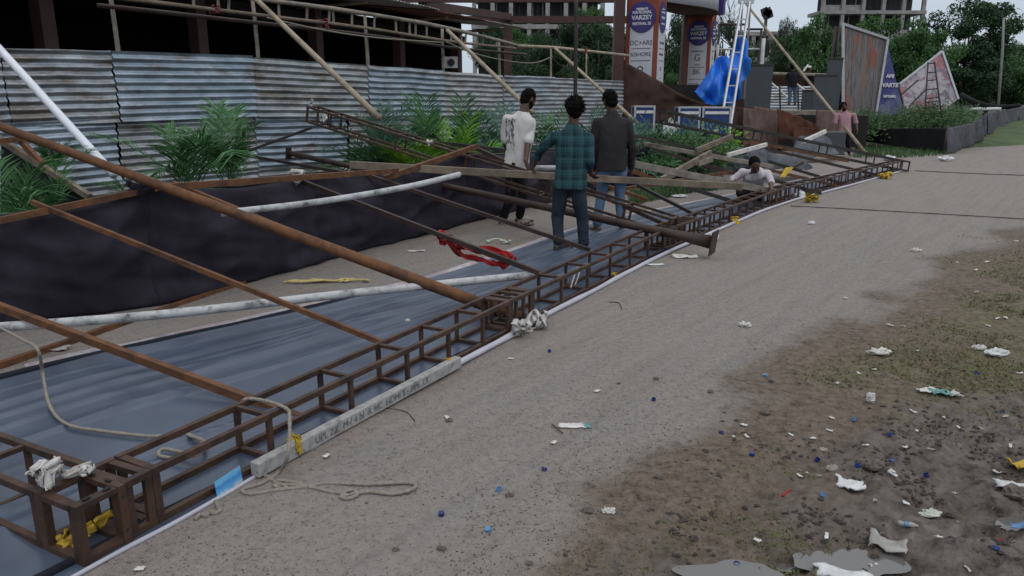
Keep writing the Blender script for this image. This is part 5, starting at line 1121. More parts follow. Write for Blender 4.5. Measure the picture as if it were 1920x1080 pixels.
tag(MB().box(D(1560, 268, 20.9), V((.55, 0, 0)), V((0, .45, 0)), V((0, 0, .62))).build('grey_box', M['greypanel'], None, mods=[('BEVEL', {'width': .03, 'segments': 2})]), 'dark grey box beside the pink shirted man', 'box')
def panel(label, x0, y0, x1, y1, Y, mat='greypanel', th=.08):
    a, b = D(x0, y0, Y), D(x1, y1, Y); o = MB().box(((a.x + b.x) / 2, Y, (a.z + b.z) / 2), (b.x - a.x, 0, 0), (0, th, 0), (0, 0, a.z - b.z)).build('stage_board', M[mat], None, mods=[('BEVEL', {'width': .01, 'segments': 2})])
    tag(o, label, 'panel', 'grey panels on the stage'); MB().box(((a.x + b.x) / 2, Y - th / 2 - .012, a.z - .03), (b.x - a.x, 0, 0), (0, .02, 0), (0, 0, .05)).build('top_trim', M['darksteel'], o); return o
panel('largest grey stage panel, standing right of the blue tarp', 1393, 120, 1443, 206, 25.5)
panel('grey stage panel behind the bamboo pole', 1528, 139, 1563, 206, 25.2); panel('tall narrow grey panel beside the striped poster', 1553, 108, 1571, 206, 26.6)
panel('small dark grey panel low between the stage people', 1505, 168, 1526, 206, 26.4)
zs = thing('corrugated_sheet', 'short corrugated sheet standing on the stage behind the man in jeans', 'sheet', D(1485, 205, 29.4)); P = []
for i in range(50):
    a = D(1440, 205, 29.4); P.append([V((a.x + 1.75 * j / 6, 29.4 + .012 * math.sin(i * 1.05), a.z + .85 * i / 49)) for j in range(7)])
MB().grid(P).build('sheet', ZM[1], zs, True)
crumple_sheet('dark brown cloth strung behind the man in the dark jacket', (D(1443, 140, 30), D(1532, 142, 30), D(1530, 172, 30), D(1443, 170, 30)), 24, 10, .06, 'brownfab', 'back_cloth', 'cloth', 1, 9)
pole('white topped timber rail over the brown stage cloth', D(1440, 138, 29.8), D(1560, 141, 29.8), .06, .06, 'greywood', 'rail_pole', 'rail')
for lab, a, b in (('white brace left of the man in the dark jacket', (1442, 151), (1480, 186)), ('white brace right of the man in the dark jacket', (1494, 158), (1515, 174))): pole(lab, D(*a, 28.6), D(*b, 28.0), .035, .035, 'foam', 'brace', 'brace')
pole('white topped tool stick held up by the man in the dark jacket', D(1506, 134, 27.2), D(1515, 122, 27.4), .03, .03, 'foam', 'stick', 'stick')
for px in (1462, 1496): pole('slim dark stage upright %s the man in the dark jacket' % ('left of' if px < 1480 else 'right of'), D(px, 160, 28.2), D(px + 1, 206, 28.2), .03, .03, 'darksteel', 'upright', 'upright')
# flight cases
def case(label, x0, x1, top, Y, side=True):
    a, b = D(x0, top, Y), D(x1, top, Y); W = b.x - a.x; H = a.z; dp = .55; root = thing('flight_case', label, 'case', ((a.x + b.x) / 2, Y, 0), 'blue flight cases behind the planting bed')
    c = V(((a.x + b.x) / 2, Y + dp / 2, H / 2)); MB().box(c, (W - .02, 0, 0), (0, dp - .02, 0), (0, 0, H - .02)).build('body', M['caseblue'], root)
    m = MB()
    for xx in (-1, 1):
        for yy in (-1, 1): m.box(c + V((xx * (W / 2 - .02), yy * (dp / 2 - .02), 0)), (.05, 0, 0), (0, .05, 0), (0, 0, H))
    for zz in (H - .022, .03):
        for yy in (-1, 1): m.box((c.x, c.y + yy * (dp / 2 - .02), zz), (W - .09, 0, 0), (0, .05, 0), (0, 0, .045))
        for xx in (-1, 1): m.box((c.x + xx * (W / 2 - .02), c.y, zz), (.05, 0, 0), (0, dp - .09, 0), (0, 0, .045))
    m.build('edge_trim', M['alu'], root)
    MB().box((c.x, Y - .005, H - .16), (W * .82, 0, 0), (0, .016, 0), (0, 0, .075)).build('label_strip', M['foam'], root)
    MB().box((c.x, Y - .008, H * .55), (.14, 0, 0), (0, .03, 0), (0, 0, .10)).build('latch', M['alu'], root)
case('blue flight case standing alone right of the dark shirted man', 1190, 1229, 198, 20.0); case('blue flight case, left one of the touching pair', 1273, 1314, 200, 20.6); case('blue flight case, right one of the touching pair, by the ladder foot', 1318, 1372, 200, 20.7)
ch = thing('plastic_chair', 'pale grey plastic chair half hidden beside the paired flight cases', 'chair', PB(1263, 19.6, 0)); cc = PB(1263, 19.6, 0)
MB().poly([cc + V((-.2 + .4 * q, .2 + (.05 if 0 < q < 1 else 0), .55 + .62 * (1 if .2 < q < .8 else .82))) for q in (0, .2, .5, .8, 1)] + [cc + V((.2, .16, .5)), cc + V((-.2, .16, .5))], (0, 1, 0), .03).build('backrest', M['alu'], ch); MB().box(cc + V((0, 0, .46)), (.42, 0, 0), (0, .42, 0), (0, 0, .03)).build('seat', M['alu'], ch)
for x in (-.18, .18):
    for y in (-.18, .18): MB().box(cc + V((x, y, .22)), (.03, 0, 0), (0, .03, 0), (0, 0, .44)).build('leg', M['alu'], ch)
# brown tarp falling away from the arch
P = []
TA, TB = [(1172, 118, 21.2), (1200, 131, 21.5), (1240, 154, 21.9), (1290, 183, 22.4), (1345, 200, 22.8)], [(1170, 235, 21.2), (1200, 235, 21.5), (1240, 228, 21.9), (1290, 222, 22.4), (1345, 206, 22.8)]
top, bot = smoothpath([D(*p) for p in TA], 8), smoothpath([D(*p) for p in TB], 8)
for j in range(17):
    t = j / 16; P.append([a.lerp(b, t) + V((0, -.16 * mnoise.fractal(V((i * .14 + t * 1.4, t * 2.2, 3)), 1, 2, 3), 0)) for i, (a, b) in enumerate(zip(top, bot))])
tag(MB().grid(P).build('brown_tarp', M['brownfab'], None, True, mods=[('SOLIDIFY', {'thickness': .012})]), 'dark brown tarpaulin sloping down from the fence end past the arch', 'tarpaulin')
tag(MB().box(D(1262, 205, 24.5) - V((0, 0, .2)), (2.6, 0, 0), (0, .3, 0), (0, 0, 1.9)).build('dark_hoarding', M['black']), 'black hoarding behind the flight cases', 'hoarding')
# step ladder
ld_ = thing('ladder', 'tall pale aluminium ladder leaning among the blue tarpaulin', 'ladder', PB(1360, 21.2, 0))
La, Lb = D(1352, 226, 21.2), D(1392, 0, 22.4); Ra, Rb = D(1371, 226, 21.2), D(1406, 0, 22.4)
La, Ra = La + (La - Lb) * .2, Ra + (Ra - Rb) * .2
for a, b in ((La, Lb), (Ra, Rb)): MB().bar(a, b, .05, .085, (0, 1, 0)).build('rail', M['alu'], ld_)
for t in np.linspace(.06, .98, 9): MB().bar(La.lerp(Lb, t) + V((.02, .02, 0)), Ra.lerp(Rb, t) + V((-.02, .02, 0)), .035, .05, (0, 1, 0)).build('rung', M['alu'], ld_)
for dx in (0, 15): MB().bar(D(1392 + dx, 4, 22.5), D(1378 + dx, 232, 24.6), .04, .05, (0, 1, 0)).build('rear_leg', M['alu'], ld_)
MB().box(D(1399, 3, 22.4), (.42, 0, 0), (0, .12, 0), (0, 0, .10)).build('top_cap', M['alu'], ld_)
# blue tarp: irregular folded cloth
blue_pts = [(1398, 67), (1404, 82), (1401, 104), (1410, 111), (1407, 133), (1398, 148), (1391, 155), (1389, 190), (1386, 197), (1324, 197), (1302, 172), (1319, 148), (1346, 106), (1363, 104), (1367, 110), (1381, 70)]
def inside(x, y, P):
    c = False
    for (x0, y0), (x1, y1) in zip(P, P[1:] + P[:1]):
        if (y0 > y) != (y1 > y) and x < (x1 - x0) * (y - y0) / (y1 - y0) + x0: c = not c
    return c
def blob_cloth(label, outline, Y, amp, mat, name, cat, step=2.2, freq=.05, seed=0, slope=(0, 0), octv=4):
    xs = [p[0] for p in outline]; ys = [p[1] for p in outline]; nx, ny = int((max(xs) - min(xs)) / step) + 3, int((max(ys) - min(ys)) / step) + 3; ids = {}; mb = MB()
    def vid(i, j):
        if (i, j) not in ids:
            x, y = min(xs) + (i - 1) * step, min(ys) + (j - 1) * step; best = None
            jx, jy = x, y
            if not inside(x, y, outline):                       # pull stray corners onto the outline
                for (x0, y0), (x1, y1) in zip(outline, outline[1:] + outline[:1]):
                    t = max(0, min(1, ((x - x0) * (x1 - x0) + (y - y0) * (y1 - y0)) / ((x1 - x0) ** 2 + (y1 - y0) ** 2))); q = (x0 + t * (x1 - x0), y0 + t * (y1 - y0)); dd = (q[0] - x) ** 2 + (q[1] - y) ** 2
                    if best is None or dd < best: best, jx, jy = dd, q[0], q[1]
            f = mnoise.fractal(V((x * freq + y * freq * .25, y * freq * .45, seed)), 1, 2, octv); r = abs(mnoise.noise(V((x * freq * .9 - y * freq * .4, y * freq * .5, seed + 9))))
            ids[(i, j)] = len(mb.v); mb.v.append(D(jx, jy, Y + amp * (f + 1.1 * (.5 - r)) + slope[0] * (x - xs[0]) + slope[1] * (y - ys[0])))
        return ids[(i, j)]
    for i in range(nx):
        for j in range(ny):
            x, y = min(xs) + (i - .5) * step, min(ys) + (j - .5) * step
            if inside(x, y, outline): mb.f.append((vid(i, j), vid(i + 1, j), vid(i + 1, j + 1), vid(i, j + 1)))
    return tag(mb.build(name, mat, None, True, mods=[('SOLIDIFY', {'thickness': .015})]), label, cat)
bl = N('blue_tarpaulin'); bl.set(bl.ramp(bl.noise(bl.co(), .8, 3), [(.3, (.010, .12, .58)), (.7, (.022, .19, .70))]), .42, 0, .4); bl.bump(bl.noise(bl.co(), 4, 3, .6), .15, .04)
blob_cloth('bright blue tarpaulin hanging in folds behind the ladder', blue_pts, 22.9, .55, bl.m, 'blue_tarpaulin', 'tarpaulin', seed=3, freq=.03, octv=2)
crumple_sheet('brown tarpaulin edge hanging below the blue tarpaulin', (D(1380, 185, 23.2), D(1396, 185, 23.2), D(1396, 200, 23.2), D(1380, 200, 23.2)), 8, 8, .03, 'brownfab', 'tarp_edge', 'tarpaulin')
# scaffold frame and lamp behind the ladder
sc = thing('scaffold', 'thin dark scaffold frame behind the ladder and blue tarpaulin', 'scaffold', PB(1390, 33, 0))
for px, t in ((1349, 45), (1428, 55)): MB().tube([D(px, t, 33), V((D(px, t, 33).x, 33, 0))], .05, 7).build('upright', M['darksteel'], sc, True)
for y in (46, 55): MB().tube([D(1349 if y < 50 else 1396, y, 33), D(1396 if y < 50 else 1430, y, 33)], .05, 7).build('crossbar', M['darksteel'], sc, True)
MB().tube([D(1332, 93, 33), D(1428, 92, 33)], .045, 7).build('crossbar', M['alu'], sc, True)
pole('pale upright post right of the blue tarpaulin', D(1432, 72, 30), V((D(1432, 72, 30).x, 30, 0)), .07, .08, 'foam', 'post', 'post'); pole('pale upright post left of the ladder', D(1346, 84, 32), V((D(1346, 84, 32).x, 32, 0)), .06, .07, 'foam', 'post', 'post')
fl = thing('flood_lamp', 'dark flood lamp drooping on a post behind the bamboo pole', 'lamp', PB(1437, 34, 0))
MB().tube([V((D(1437, 30, 34).x, 34, 0)), D(1437, 26, 34)], .07, 8).build('post', M['darksteel'], fl, True)
for k in range(4): MB().box(D(1438 + 3 * (k - 1.5), 22 + (k % 2) * 5, 34), V((.22, 0, .1)).normalized() * .26, V((0, .16, 0)), V((-.1, 0, .3))).build('lamp_head', M['darksteel'], fl)
pole('long bamboo pole held by the pink shirted man, reaching up past the stage', D(1398, 6, 24.8), D(1622, 286, 21.6), .035, .05, 'bamboo', 'bamboo_pole', 'pole')
# posters
def streak_mat():
    n = N('striped_picture_print'); s = n.co((1.7, 1.7, .05)); f = n.noise(s, 5.0, 5, .65, .3); c = n.ramp(f, [(.30, (.03, .028, .035)), (.40, (.10, .10, .115)), (.48, (.19, .175, .17)), (.54, (.06, .045, .04)), (.60, (.15, .13, .13)), (.68, (.24, .215, .20)), (.78, (.05, .048, .055))])
    m = n.math('MULTIPLY', n.ramp(n.noise(n.co((1.0, 1.0, .22)), 1.3, 4, .6, .6), [(.50, 0), (.60, 1)]), .85); c = n.mix(m, c, (.30, .050, .022)); m2 = n.ramp(n.noise(n.co((2.3, 2.3, .2)), 1.1, 3, .6), [(.56, 0), (.66, .7)]); c = n.mix(m2, c, (.22, .145, .10)); n.set(n.mix(.2, c, (.5, .45, .5), 'MULTIPLY'), .55); return n.m
def blotchprint(name, cols, sc=1.2):
    n = N(name); vo = n.new('TexVoronoi'); vo.inputs['Scale'].default_value = sc * 1.6; n.link(n.co((1, 1, .8)), vo.inputs['Vector']); f = n.noise(n.co(), sc, 6, .7, 1.5); sp2 = n.new('SeparateColor'); n.link(vo.outputs['Color'], sp2.inputs[0]); f = n.math('ADD', n.math('MULTIPLY', f, .75), n.math('MULTIPLY', sp2.outputs[0], .25)); n.set(n.ramp(f, cols), .55); return n.m
PY = 33
hb = thing('poster_board', 'tall trapezoid poster board printed with grey and orange vertical figures', 'poster board', D(1610, 225, PY)); face = [D(1580, 45, PY), D(1664, 73, PY + .6), D(1640, 224, PY + .5), D(1580, 232, PY)]
MB().poly(face, (0, 1, 0), .12).build('printed_face', streak_mat(), hb)
edge = MB()
for a, b in ((face[0], face[1]), (face[1], face[2]), (face[0], face[3])): edge.bar(a + V((0, -.03, 0)), b + V((0, -.03, 0)), .10, .09, (0, 1, 0))
edge.build('edge_frame', M['alu'], hb)
sc2 = thing('scaffold_tower', 'black scaffold upright supporting the tall striped poster', 'scaffold', D(1569, 190, 33.6))
for px in (1567, 1573): MB().tube([D(px, 50, 33.8), V((D(px, 50, 33.8).x, 33.8, 0))], .07, 7).build('upright', M['darksteel'], sc2, True)
for k in range(9): MB().bar(D(1567, 56 + 20 * k, 33.8), D(1573, 56 + 20 * k, 33.8), .05, .05).build('rung', M['darksteel'], sc2)
pb = thing('side_poster', 'purple side poster with white lettering beside the tall striped poster', 'poster', D(1660, 225, PY + 1)); sf_ = [D(1664, 73, PY + 1.1), D(1667, 96, PY + 1.1), D(1690, 190, PY + 1.1), D(1692, 212, PY + 1.1), D(1640, 224, PY + 1.1)]
MB().poly(sf_, (0, 1, 0), .08).build('printed_face', blotchprint('purple_print', [(.3, (.03, .035, .16)), (.48, (.055, .06, .20)), (.6, (.16, .16, .24)), (.72, (.10, .08, .10))], .5), pb)
for s, px, py, size in (('AMI', 1669, 143, .20), ('VARTE', 1669, 160, .235), ('FESTIVAL', 1668, 181, .135)): text_mesh(s, size, WI, 'lettering', pb, D(px, py, PY + 1.06), (1, .0, 0), (0, 0, 1), .01, bold=.012)
tp = thing('tilted_poster', 'big white and red picture poster tipped onto its corner behind the hedge', 'poster', D(1745, 190, 36)); tf_ = [D(1766, 96, 36.6), D(1796, 186, 36.2), D(1760, 214, 35.6), D(1702, 218, 35.6), D(1686, 158, 36.2)]
MB().poly(tf_, (0, 1, 0), .10).build('printed_face', blotchprint('white_red_print', [(.28, (.06, .05, .09)), (.38, (.20, .18, .22)), (.46, (.38, .34, .37)), (.53, (.15, .12, .16)), (.59, (.34, .10, .11)), (.66, (.30, .27, .32)), (.78, (.09, .09, .19))], 1.1), tp)
ed = MB()
for a, b in ((tf_[4], tf_[0]), (tf_[0], tf_[1])): ed.bar(a + V((0, -.03, 0)), b + V((0, -.03, 0)), .09, .08, (0, 1, 0))
ed.build('edge_frame', M['alu'], tp); MB().bar(D(1690, 177, 35.4), D(1722, 150, 35.8), .06, .05).build('batten', M['darksteel'], tp); MB().bar(D(1705, 199, 35.2), D(1738, 166, 35.6), .06, .05).build('batten', M['darksteel'], tp)
lt = thing('scaffold_ladder', 'black tapering scaffold ladder standing in front of the tilted poster', 'ladder', D(1745, 240, 27))
a0, a1, b0, b1 = D(1733, 238, 27), D(1740, 117, 27.4), D(1768, 234, 27.2), D(1752, 116, 27.4)
for a, b in ((a0, a1), (b0, b1)): MB().tube([V((a.x, a.y, 0)), a, b], .028, 7).build('rail', M['darksteel'], lt, True)
for t in (.98, .84, .72, .58, .44, .38, .30, .2): MB().tube([a0.lerp(a1, t), b0.lerp(b1, t)], .02, 6).build('rung', M['darksteel'], lt, True)
# black netting fence by the road
NF = [(12.1, 22.9, .94, .50), (14.4, 24.2, .90, .16), (15.2, 25.6, .84, .05), (18.6, 30.2, .95, .12), (20.6, 34.5, .8, .05), (25.8, 42, .9, .25), (33, 52, .9, .1)]
NF = [D(1608, 188, 27), D(1776, 188, 23.2), D(1822, 188, 26.5), D(1850, 188, 30), D(1880, 188, 36), D(1908, 188, 46), D(1950, 188, 62)]
ht = [(241, 263), (240, 289), (231, 273), (212, 253), (207, 240), (202, 226), (198, 214)]
names = ['black netting fence stretch facing the viewer right of the pink shirted man', 'grey netting stretch turning from the black stretch along the road', 'grey netting stretch hanging in folds by the road', 'farther grey netting stretch with a bent stake', 'far grey netting stretch near the road bend', 'last netting stretch at the road bend']
for i in range(len(NF) - 1):
    A, B = NF[i], NF[i + 1]; pxs = [1608, 1776, 1822, 1850, 1880, 1908, 1950]; at_, ab_ = D(pxs[i], ht[i][0], A.y), D(pxs[i], ht[i][1], A.y); bt_, bb_ = D(pxs[i + 1], ht[i + 1][0], B.y), D(pxs[i + 1], ht[i + 1][1], B.y)
    o = crumple_sheet(names[i], (at_, bt_, bb_, ab_), 36, 14, .03 if i == 0 else .14, 'netting' if i == 0 else 'greynet', 'netting_fence', 'fence', 1.0, 30 + i, .012, None, 'netting fence stretches by the road')
    MB().tube([V((at_.x, at_.y, 0)), at_ + V((0, 0, .04))], .03, 6).build('stake', M['rustdark'], o, True)
md = MB(); P = []
for j in range(19):
    row = []
    for i in range(41):
        u, t = i / 40, j / 18; x = 13.2 + 24 * u; y = 24.2 + 26 * t + 14 * u; z = (.34 + .25 * fbm(np.array([x * .4]), np.array([y * .4]), 3, 60)[0]) * min(1, min(u, 1 - u) * 8, min(t, 1 - t) * 6) - .05
        row.append((x, y, float(z)))
    P.append(row)
fg = blotch('weedy_field', [(.028, .042, .018), (.055, .085, .028), (.08, .115, .04)], .8, .95, 0, .6, 6); tag(md.grid(P).build('grass_mound', fg, None, True), kind='structure')
tag(MB().add([(20, 36, .02), (120, 36, .02), (160, 95, .02), (18, 84, .02)], [(0, 1, 2, 3)]).build('field', fg, loc=(40, 60, .02)), kind='structure')
tag(MB().box((74, 86, .85), (130, 0, 0), (0, .3, 0), (0, 0, 1.9)).build('boundary_wall', M['concrete']), 'long low grey boundary wall at the far side of the field', 'wall')
pole('black rolled netting lying on top of the weedy mound', D(1800, 178, 40), D(1912, 197, 38), .16, .10, 'netting', 'netting_roll', 'roll', sag=.3); pole('pale plank lying on the weedy mound', D(1818, 205, 33), D(1875, 204, 34), .07, .07, 'foam', 'plank', 'plank')
lp = thing('street_lamp', 'slender grey street lamp post in front of the far right trees', 'street lamp', PB(1876, 50, 0)); t_ = D(1882, 34, 50)
MB().tube([PB(1876, 50, 0), D(1880, 90, 50), t_], [.085, .075, .06], 9).build('post', M['concrete'], lp, True)
MB().bar(t_, t_ + V((.6, 0, .1)), .12, .08).build('lamp_head', M['concrete'], lp)
# turf strip at the fence foot
def near_grass(name, cnt, poly_px, h=(.05, .14)):
    vs = []; fs = []; xs = [p[0] for p in poly_px]; ys_ = [p[1] for p in poly_px]; rs = random.Random(9); n = 0
    while n < cnt:
        x, y = rs.uniform(min(xs), max(xs)), rs.uniform(min(ys_), max(ys_))
        if not inside(x, y, poly_px): continue
        p = G(x, y); a = rs.uniform(0, 6.28); hh = rs.uniform(*h); w = .010; c, s = math.cos(a), math.sin(a); k = len(vs); n += 1
        vs += [(p.x - s * w, p.y + c * w, .0), (p.x + s * w, p.y - c * w, .0), (p.x + c * hh * .6, p.y + s * hh * .6, hh)]; fs.append((k, k + 1, k + 2))
    me = bpy.data.meshes.new(name); me.from_pydata(vs, [], fs); me.materials.append(M['hedge']); o = bpy.data.objects.new(name, me); COL.objects.link(o); tag(o, kind='stuff')
near_grass('grass', 2600, [(1180, 362), (1300, 346), (1400, 352), (1300, 362), (1180, 386)]); near_grass('grass', 2600, [(1608, 262), (1690, 276), (1780, 290), (1700, 296), (1600, 296)], (.06, .2))

# ------------------------------------------------------------------ ropes, ties and cloths
def rope(label, pts, r=.0085, mat='rope', name='rope'):
    sp_ = smoothpath(pts, 9); o = MB().tube(sp_, [r * (1 + .14 * math.sin(i * 1.9)) for i in range(len(sp_))], 8).build(name, M[mat], None, True); return tag(o, label, 'rope')
g = lambda x, y, z=.012: G(x, y, z)
rope('pale rope hanging from the long white pipe and running over the banner to a coil', [D(-4, 612, 4.36), D(40, 636, 4.1), g(70, 655, .32), g(80, 700, .16), g(93, 760, .06), g(125, 795, .045), g(190, 808, .045), g(290, 818, .045), g(345, 812, .045), g(385, 838, .045), g(350, 858, .05), g(300, 855, .045), g(308, 842, .045), g(360, 850, .05), g(385, 830, .055), g(352, 815, .05)])
Yt = C_.lerp(D_, .33)
rope('pale rope looped over the near truss and trailing down to the road', [g(449, 790, .1), g(455, 752, .235), g(490, 750, .25), g(535, 765, .25), g(543, 785, .22), D(540, 850, 2.93), g(524, 884, .02), g(492, 905, .015), g(455, 918, .012), g(470, 926, .012), g(520, 919), g(570, 913), g(600, 908)])
rope('long pale rope loop lying on the road beside the batten end', [g(482, 882, .05), g(500, 893), g(518, 905), g(536, 912), g(530, 917), g(515, 910), g(560, 910), g(590, 915), g(620, 922), g(645, 925), g(640, 932), g(652, 935), g(670, 928), g(664, 920), g(650, 921), g(643, 930), g(690, 922), g(735, 926), g(772, 918), g(778, 908), g(755, 905), g(690, 908), g(610, 906), g(585, 911), g(556, 905), g(520, 900)])
rope('frayed rope end lying below the blue and white card', [g(404, 938, .03), g(409, 950), g(412, 957), g(402, 962), g(392, 960), g(386, 967), g(376, 964), g(366, 974)], .009)
rope('thin dark rope stretched low across the road from the truss', [G(1482, 386, .02), G(1600, 392, .012), G(1760, 401, .012), G(1960, 413, .012)], .0065, 'darksteel', 'guy_rope')
rope('thin dark rope crossing the road from the far truss end', [G(1716, 320, .02), G(1820, 325, .014), G(1960, 330, .014)], .008, 'darksteel', 'guy_rope')
rope('yellow string pulled along the near truss joint, pale loop', [D(1078, 535, 6.3), D(1086, 512, 6.35), D(1082, 503, 6.4), D(1076, 520, 6.35), D(1070, 540, 6.2)], .006, 'whitecloth', 'string')
for lab, pts in (('thin dark twig lying near the white batten', [(722, 765), (760, 772), (778, 790)]), ('thin curved twig on the open road', [(1142, 566), (1160, 568), (1166, 580)]), ('thin twig left of the muddy edge', [(1035, 795), (1040, 800), (1055, 812)])): rope(lab, [g(x, y, .006) for x, y in pts], .0035, 'debris', 'twig')
def ribbon(pts, w, seed=0, k=7):
    """crumpled strip of cloth following a path"""
    sp_ = smoothpath(pts, k); mb = MB(); P = []; n = V((0, 0, 1))
    for i, p in enumerate(sp_):
        t = (sp_[min(i + 1, len(sp_) - 1)] - sp_[max(i - 1, 0)]).normalized(); a = 2.4 * mnoise.noise(V((i * .11, seed * 3.7, 1))); s1 = t.orthogonal().normalized(); s2 = t.cross(s1); s_ = s1 * math.cos(a) + s2 * math.sin(a); q = t.cross(s_)
        ww = w * (.75 + .5 * mnoise.noise(V((i * .2, seed, 4)))); P.append([p + s_ * ww * (j / 5 - .5) + q * (w * .28 * math.sin(j * 1.9 + i * .15) + w * .3 * mnoise.noise(V((i * .25, j * .9, seed)))) for j in range(6)])
    return mb.grid(P)
def bundle(label, c, ax, n, r, mat, name, cat, flat=.5, seed=0, mesh_r=.02):
    """crumpled strip of cloth: tangled flat loops"""
    rs = random.Random(seed); mb = MB(); c = V(c); ax = V(ax); sd_ = ax.cross(U).normalized() * r
    pts = [c + ax * rs.uniform(-1, 1) + sd_ * rs.uniform(-1, 1) + U * abs(rs.uniform(0, flat * r)) for _ in range(n)]; pts.sort(key=lambda p: (p - c).dot(ax) + rs.uniform(-.35, .35) * ax.length ** 2)
    o = (ribbon(pts, mesh_r * 3.6, seed) if mesh_r > .015 else mb.tube(smoothpath(pts, 7), mesh_r, 8)).build(name, M[mat], None, True, mods=[('SOLIDIFY', {'thickness': .004})] if mesh_r > .015 else None); return tag(o, label, cat)
bundle('heap of pinkish white cloth beside the doubled truss joint', G(995, 612, .03), G(1028, 596, .03) - G(995, 612, .03), 17, .055, 'whitecloth', 'cloth_heap', 'cloth', 1.4, 1, .026)
bundle('pinkish white cloth tail hanging off the heap at the truss joint', G(972, 624, .02), G(990, 617, .02) - G(972, 624, .02), 7, .03, 'whitecloth', 'cloth_heap', 'cloth', .8, 2, .02)
bundle('tangled yellow string lying on the road between fence and banner', G(615, 528, .012), G(700, 527, .012) - G(615, 528, .012), 22, .035, 'paleyellow', 'string_tangle', 'string', .6, 3, .009)
bundle('tangled pale string lying behind the red wrapped bar', G(932, 456, .014), G(962, 457, .014) - G(932, 456, .014), 14, .05, 'palestring', 'string_tangle', 'string', .9, 4, .012)
b0_, b1_ = D(820, 445, 6.62), D(960, 487, 5.98)
rs = random.Random(5); mb = MB(); pts = [b0_.lerp(b1_, t) + V((0, -.012, 0)) + V((rs.uniform(-.02, .02), rs.uniform(-.02, .02), rs.uniform(-.03, .04))) for t in (0, .06, .1, .05, .14, .1, .2, .24, .3)]; R1 = ribbon(pts, .09, 5); mb.add(R1.v, R1.f)
for q in (-.005, -.07):
    R1 = ribbon([b0_.lerp(b1_, t) + V((0, -.03, z)) for t, z in ((.12, .0), (.35, q - .01), (.55, q), (.75, q), (.9, q + .01), (1.0, 0), (.98, .03), (.85, .035), (.6, .02))], .07, 3 + q); mb.add(R1.v, R1.f)
o = mb.build('red_cloth', M['red'], None, True, mods=[('SOLIDIFY', {'thickness': .004})]); tag(o, 'bright red cloth knotted along the slim rusty bar', 'cloth')
def knot(label, c, r, mat, seed, n=9, name='cloth_tie', cat='tie', mr=None, sq=(1, 1, 1)):
    rs = random.Random(seed); c = V(c); pts = [c + V((rs.uniform(-r, r) * sq[0], rs.uniform(-r, r) * sq[1], rs.uniform(-r, r) * sq[2])) for _ in range(n)]; o = ribbon(pts, (mr or r * .34) * 2.6, seed).build(name, M[mat], None, True, mods=[('SOLIDIFY', {'thickness': .003})]); return tag(o, label, cat)
knot('yellow cloth tie wrapped round the near end of the white batten', C_ + dS * .72 + V((.02, -.05, .06)), .036, 'yellow', 1, 14); knot('yellow cloth tie at the far end of the white batten', C_ + dS * 1.98 + V((.03, -.05, .055)), .03, 'yellow', 2, 12)
knot('thick white cloth knot on the corner cube', D(84, 890, 2.44), .042, 'whitecloth', 3, 22, mr=.017); knot('white cloth strip laid along the top of the corner cube', D(145, 882, 2.52), .05, 'whitecloth', 4, 9, sq=(1.1, .5, .25), mr=.013)
bundle('yellow cloth strip lying inside the corner cube', A_ + d0 * .1 + s0_ * .13 + U * .03, V((.08, .05, .03)), 8, .03, 'yellow', 'cloth_strip', 'cloth', 1.2, 8, .016)
knot('white cloth tie on the fence rail above the slim bar', D(556, 331, 7.2), .055, 'whitecloth', 5, 14); knot('white tie hanging on the tilted truss over the lime palm', D(806, 268, 9.75), .05, 'whitecloth', 6, 10); knot('white tie on the raised end of the tilted truss', D(586, 193, 10.9), .04, 'whitecloth', 7, 8); knot('pale string tangle inside the raised end of the tilted truss', D(607, 222, 10.8), .06, 'whitecloth', 8, 12, mr=.01)
knot('yellow cloth tie low on the truss in front of the plaid shirt man', D(1148, 518, 6.75), .05, 'yellow', 9, 9, mr=.014); knot('white cloth tie on the hem beside the flanged pole', D(1276, 485, 7.75), .04, 'whitecloth', 10, 9)
bundle('yellow cloth lying beside the hem, right of the crouching man', G(1525, 376, .03), V((.14, .03, 0)), 9, .07, 'yellow', 'cloth_tie', 'tie', 1.2, 11, .035); bundle('small yellow cloth beside the far truss end', G(1662, 333, .03), V((.12, .02, 0)), 8, .08, 'yellow', 'cloth_tie', 'tie', 1.2, 12, .04); knot('small yellow cloth inside the many runged truss', D(1380, 416, 9.9), .07, 'yellow', 13, 8)
ys_t = MB().grid([[D(1464 + 16 * u, 332 - 14 * u + (0 if t < .5 else -2), 13.1 + .3 * t) + V((0, 0, .0)) for u in np.linspace(0, 1, 8)] for t in (0, .5, 1)]); 
crumple_sheet('wide yellow strap slung over the bars right of the crouching man', (D(1474, 314, 13.2), D(1488, 314, 13.4), D(1470, 334, 13.0), D(1462, 332, 12.9)), 10, 10, .03, 'yellow', 'strap', 'strap', 3, 14, .01)
cd = thing('printed_card', 'blue and white card with a red corner leaning on the near truss foot', 'card', G(428, 930)); a, b = G(408, 938, .004), G(455, 905, .004); e = U * .075 + V((-.012, .012, 0))
n = N('blue_white_print'); s = n.new('SeparateXYZ'); n.link(n.co(), s.inputs[0]); n.set(n.ramp(n.math('ADD', n.math('MULTIPLY', s.outputs[2], 9), n.math('MULTIPLY', n.noise(n.co(), 30, 3), .35)), [(.30, (.50, .53, .56)), (.42, (.10, .33, .58)), (.62, (.04, .20, .50)), (.78, (.12, .38, .62))]), .5)
MB().poly([a, b, b + e, a + e], (b - a).cross(e), .003).build('card', n.m, cd); MB().poly([b + (a - b) * .28 + e * .70, b + e * .70, b + e, b + (a - b) * .28 + e], (b - a).cross(e) * -1, .002).build('red_corner', M['red'], cd)
o = bpy.data.objects['red_corner']; o.location += V((0, -.003, .001))

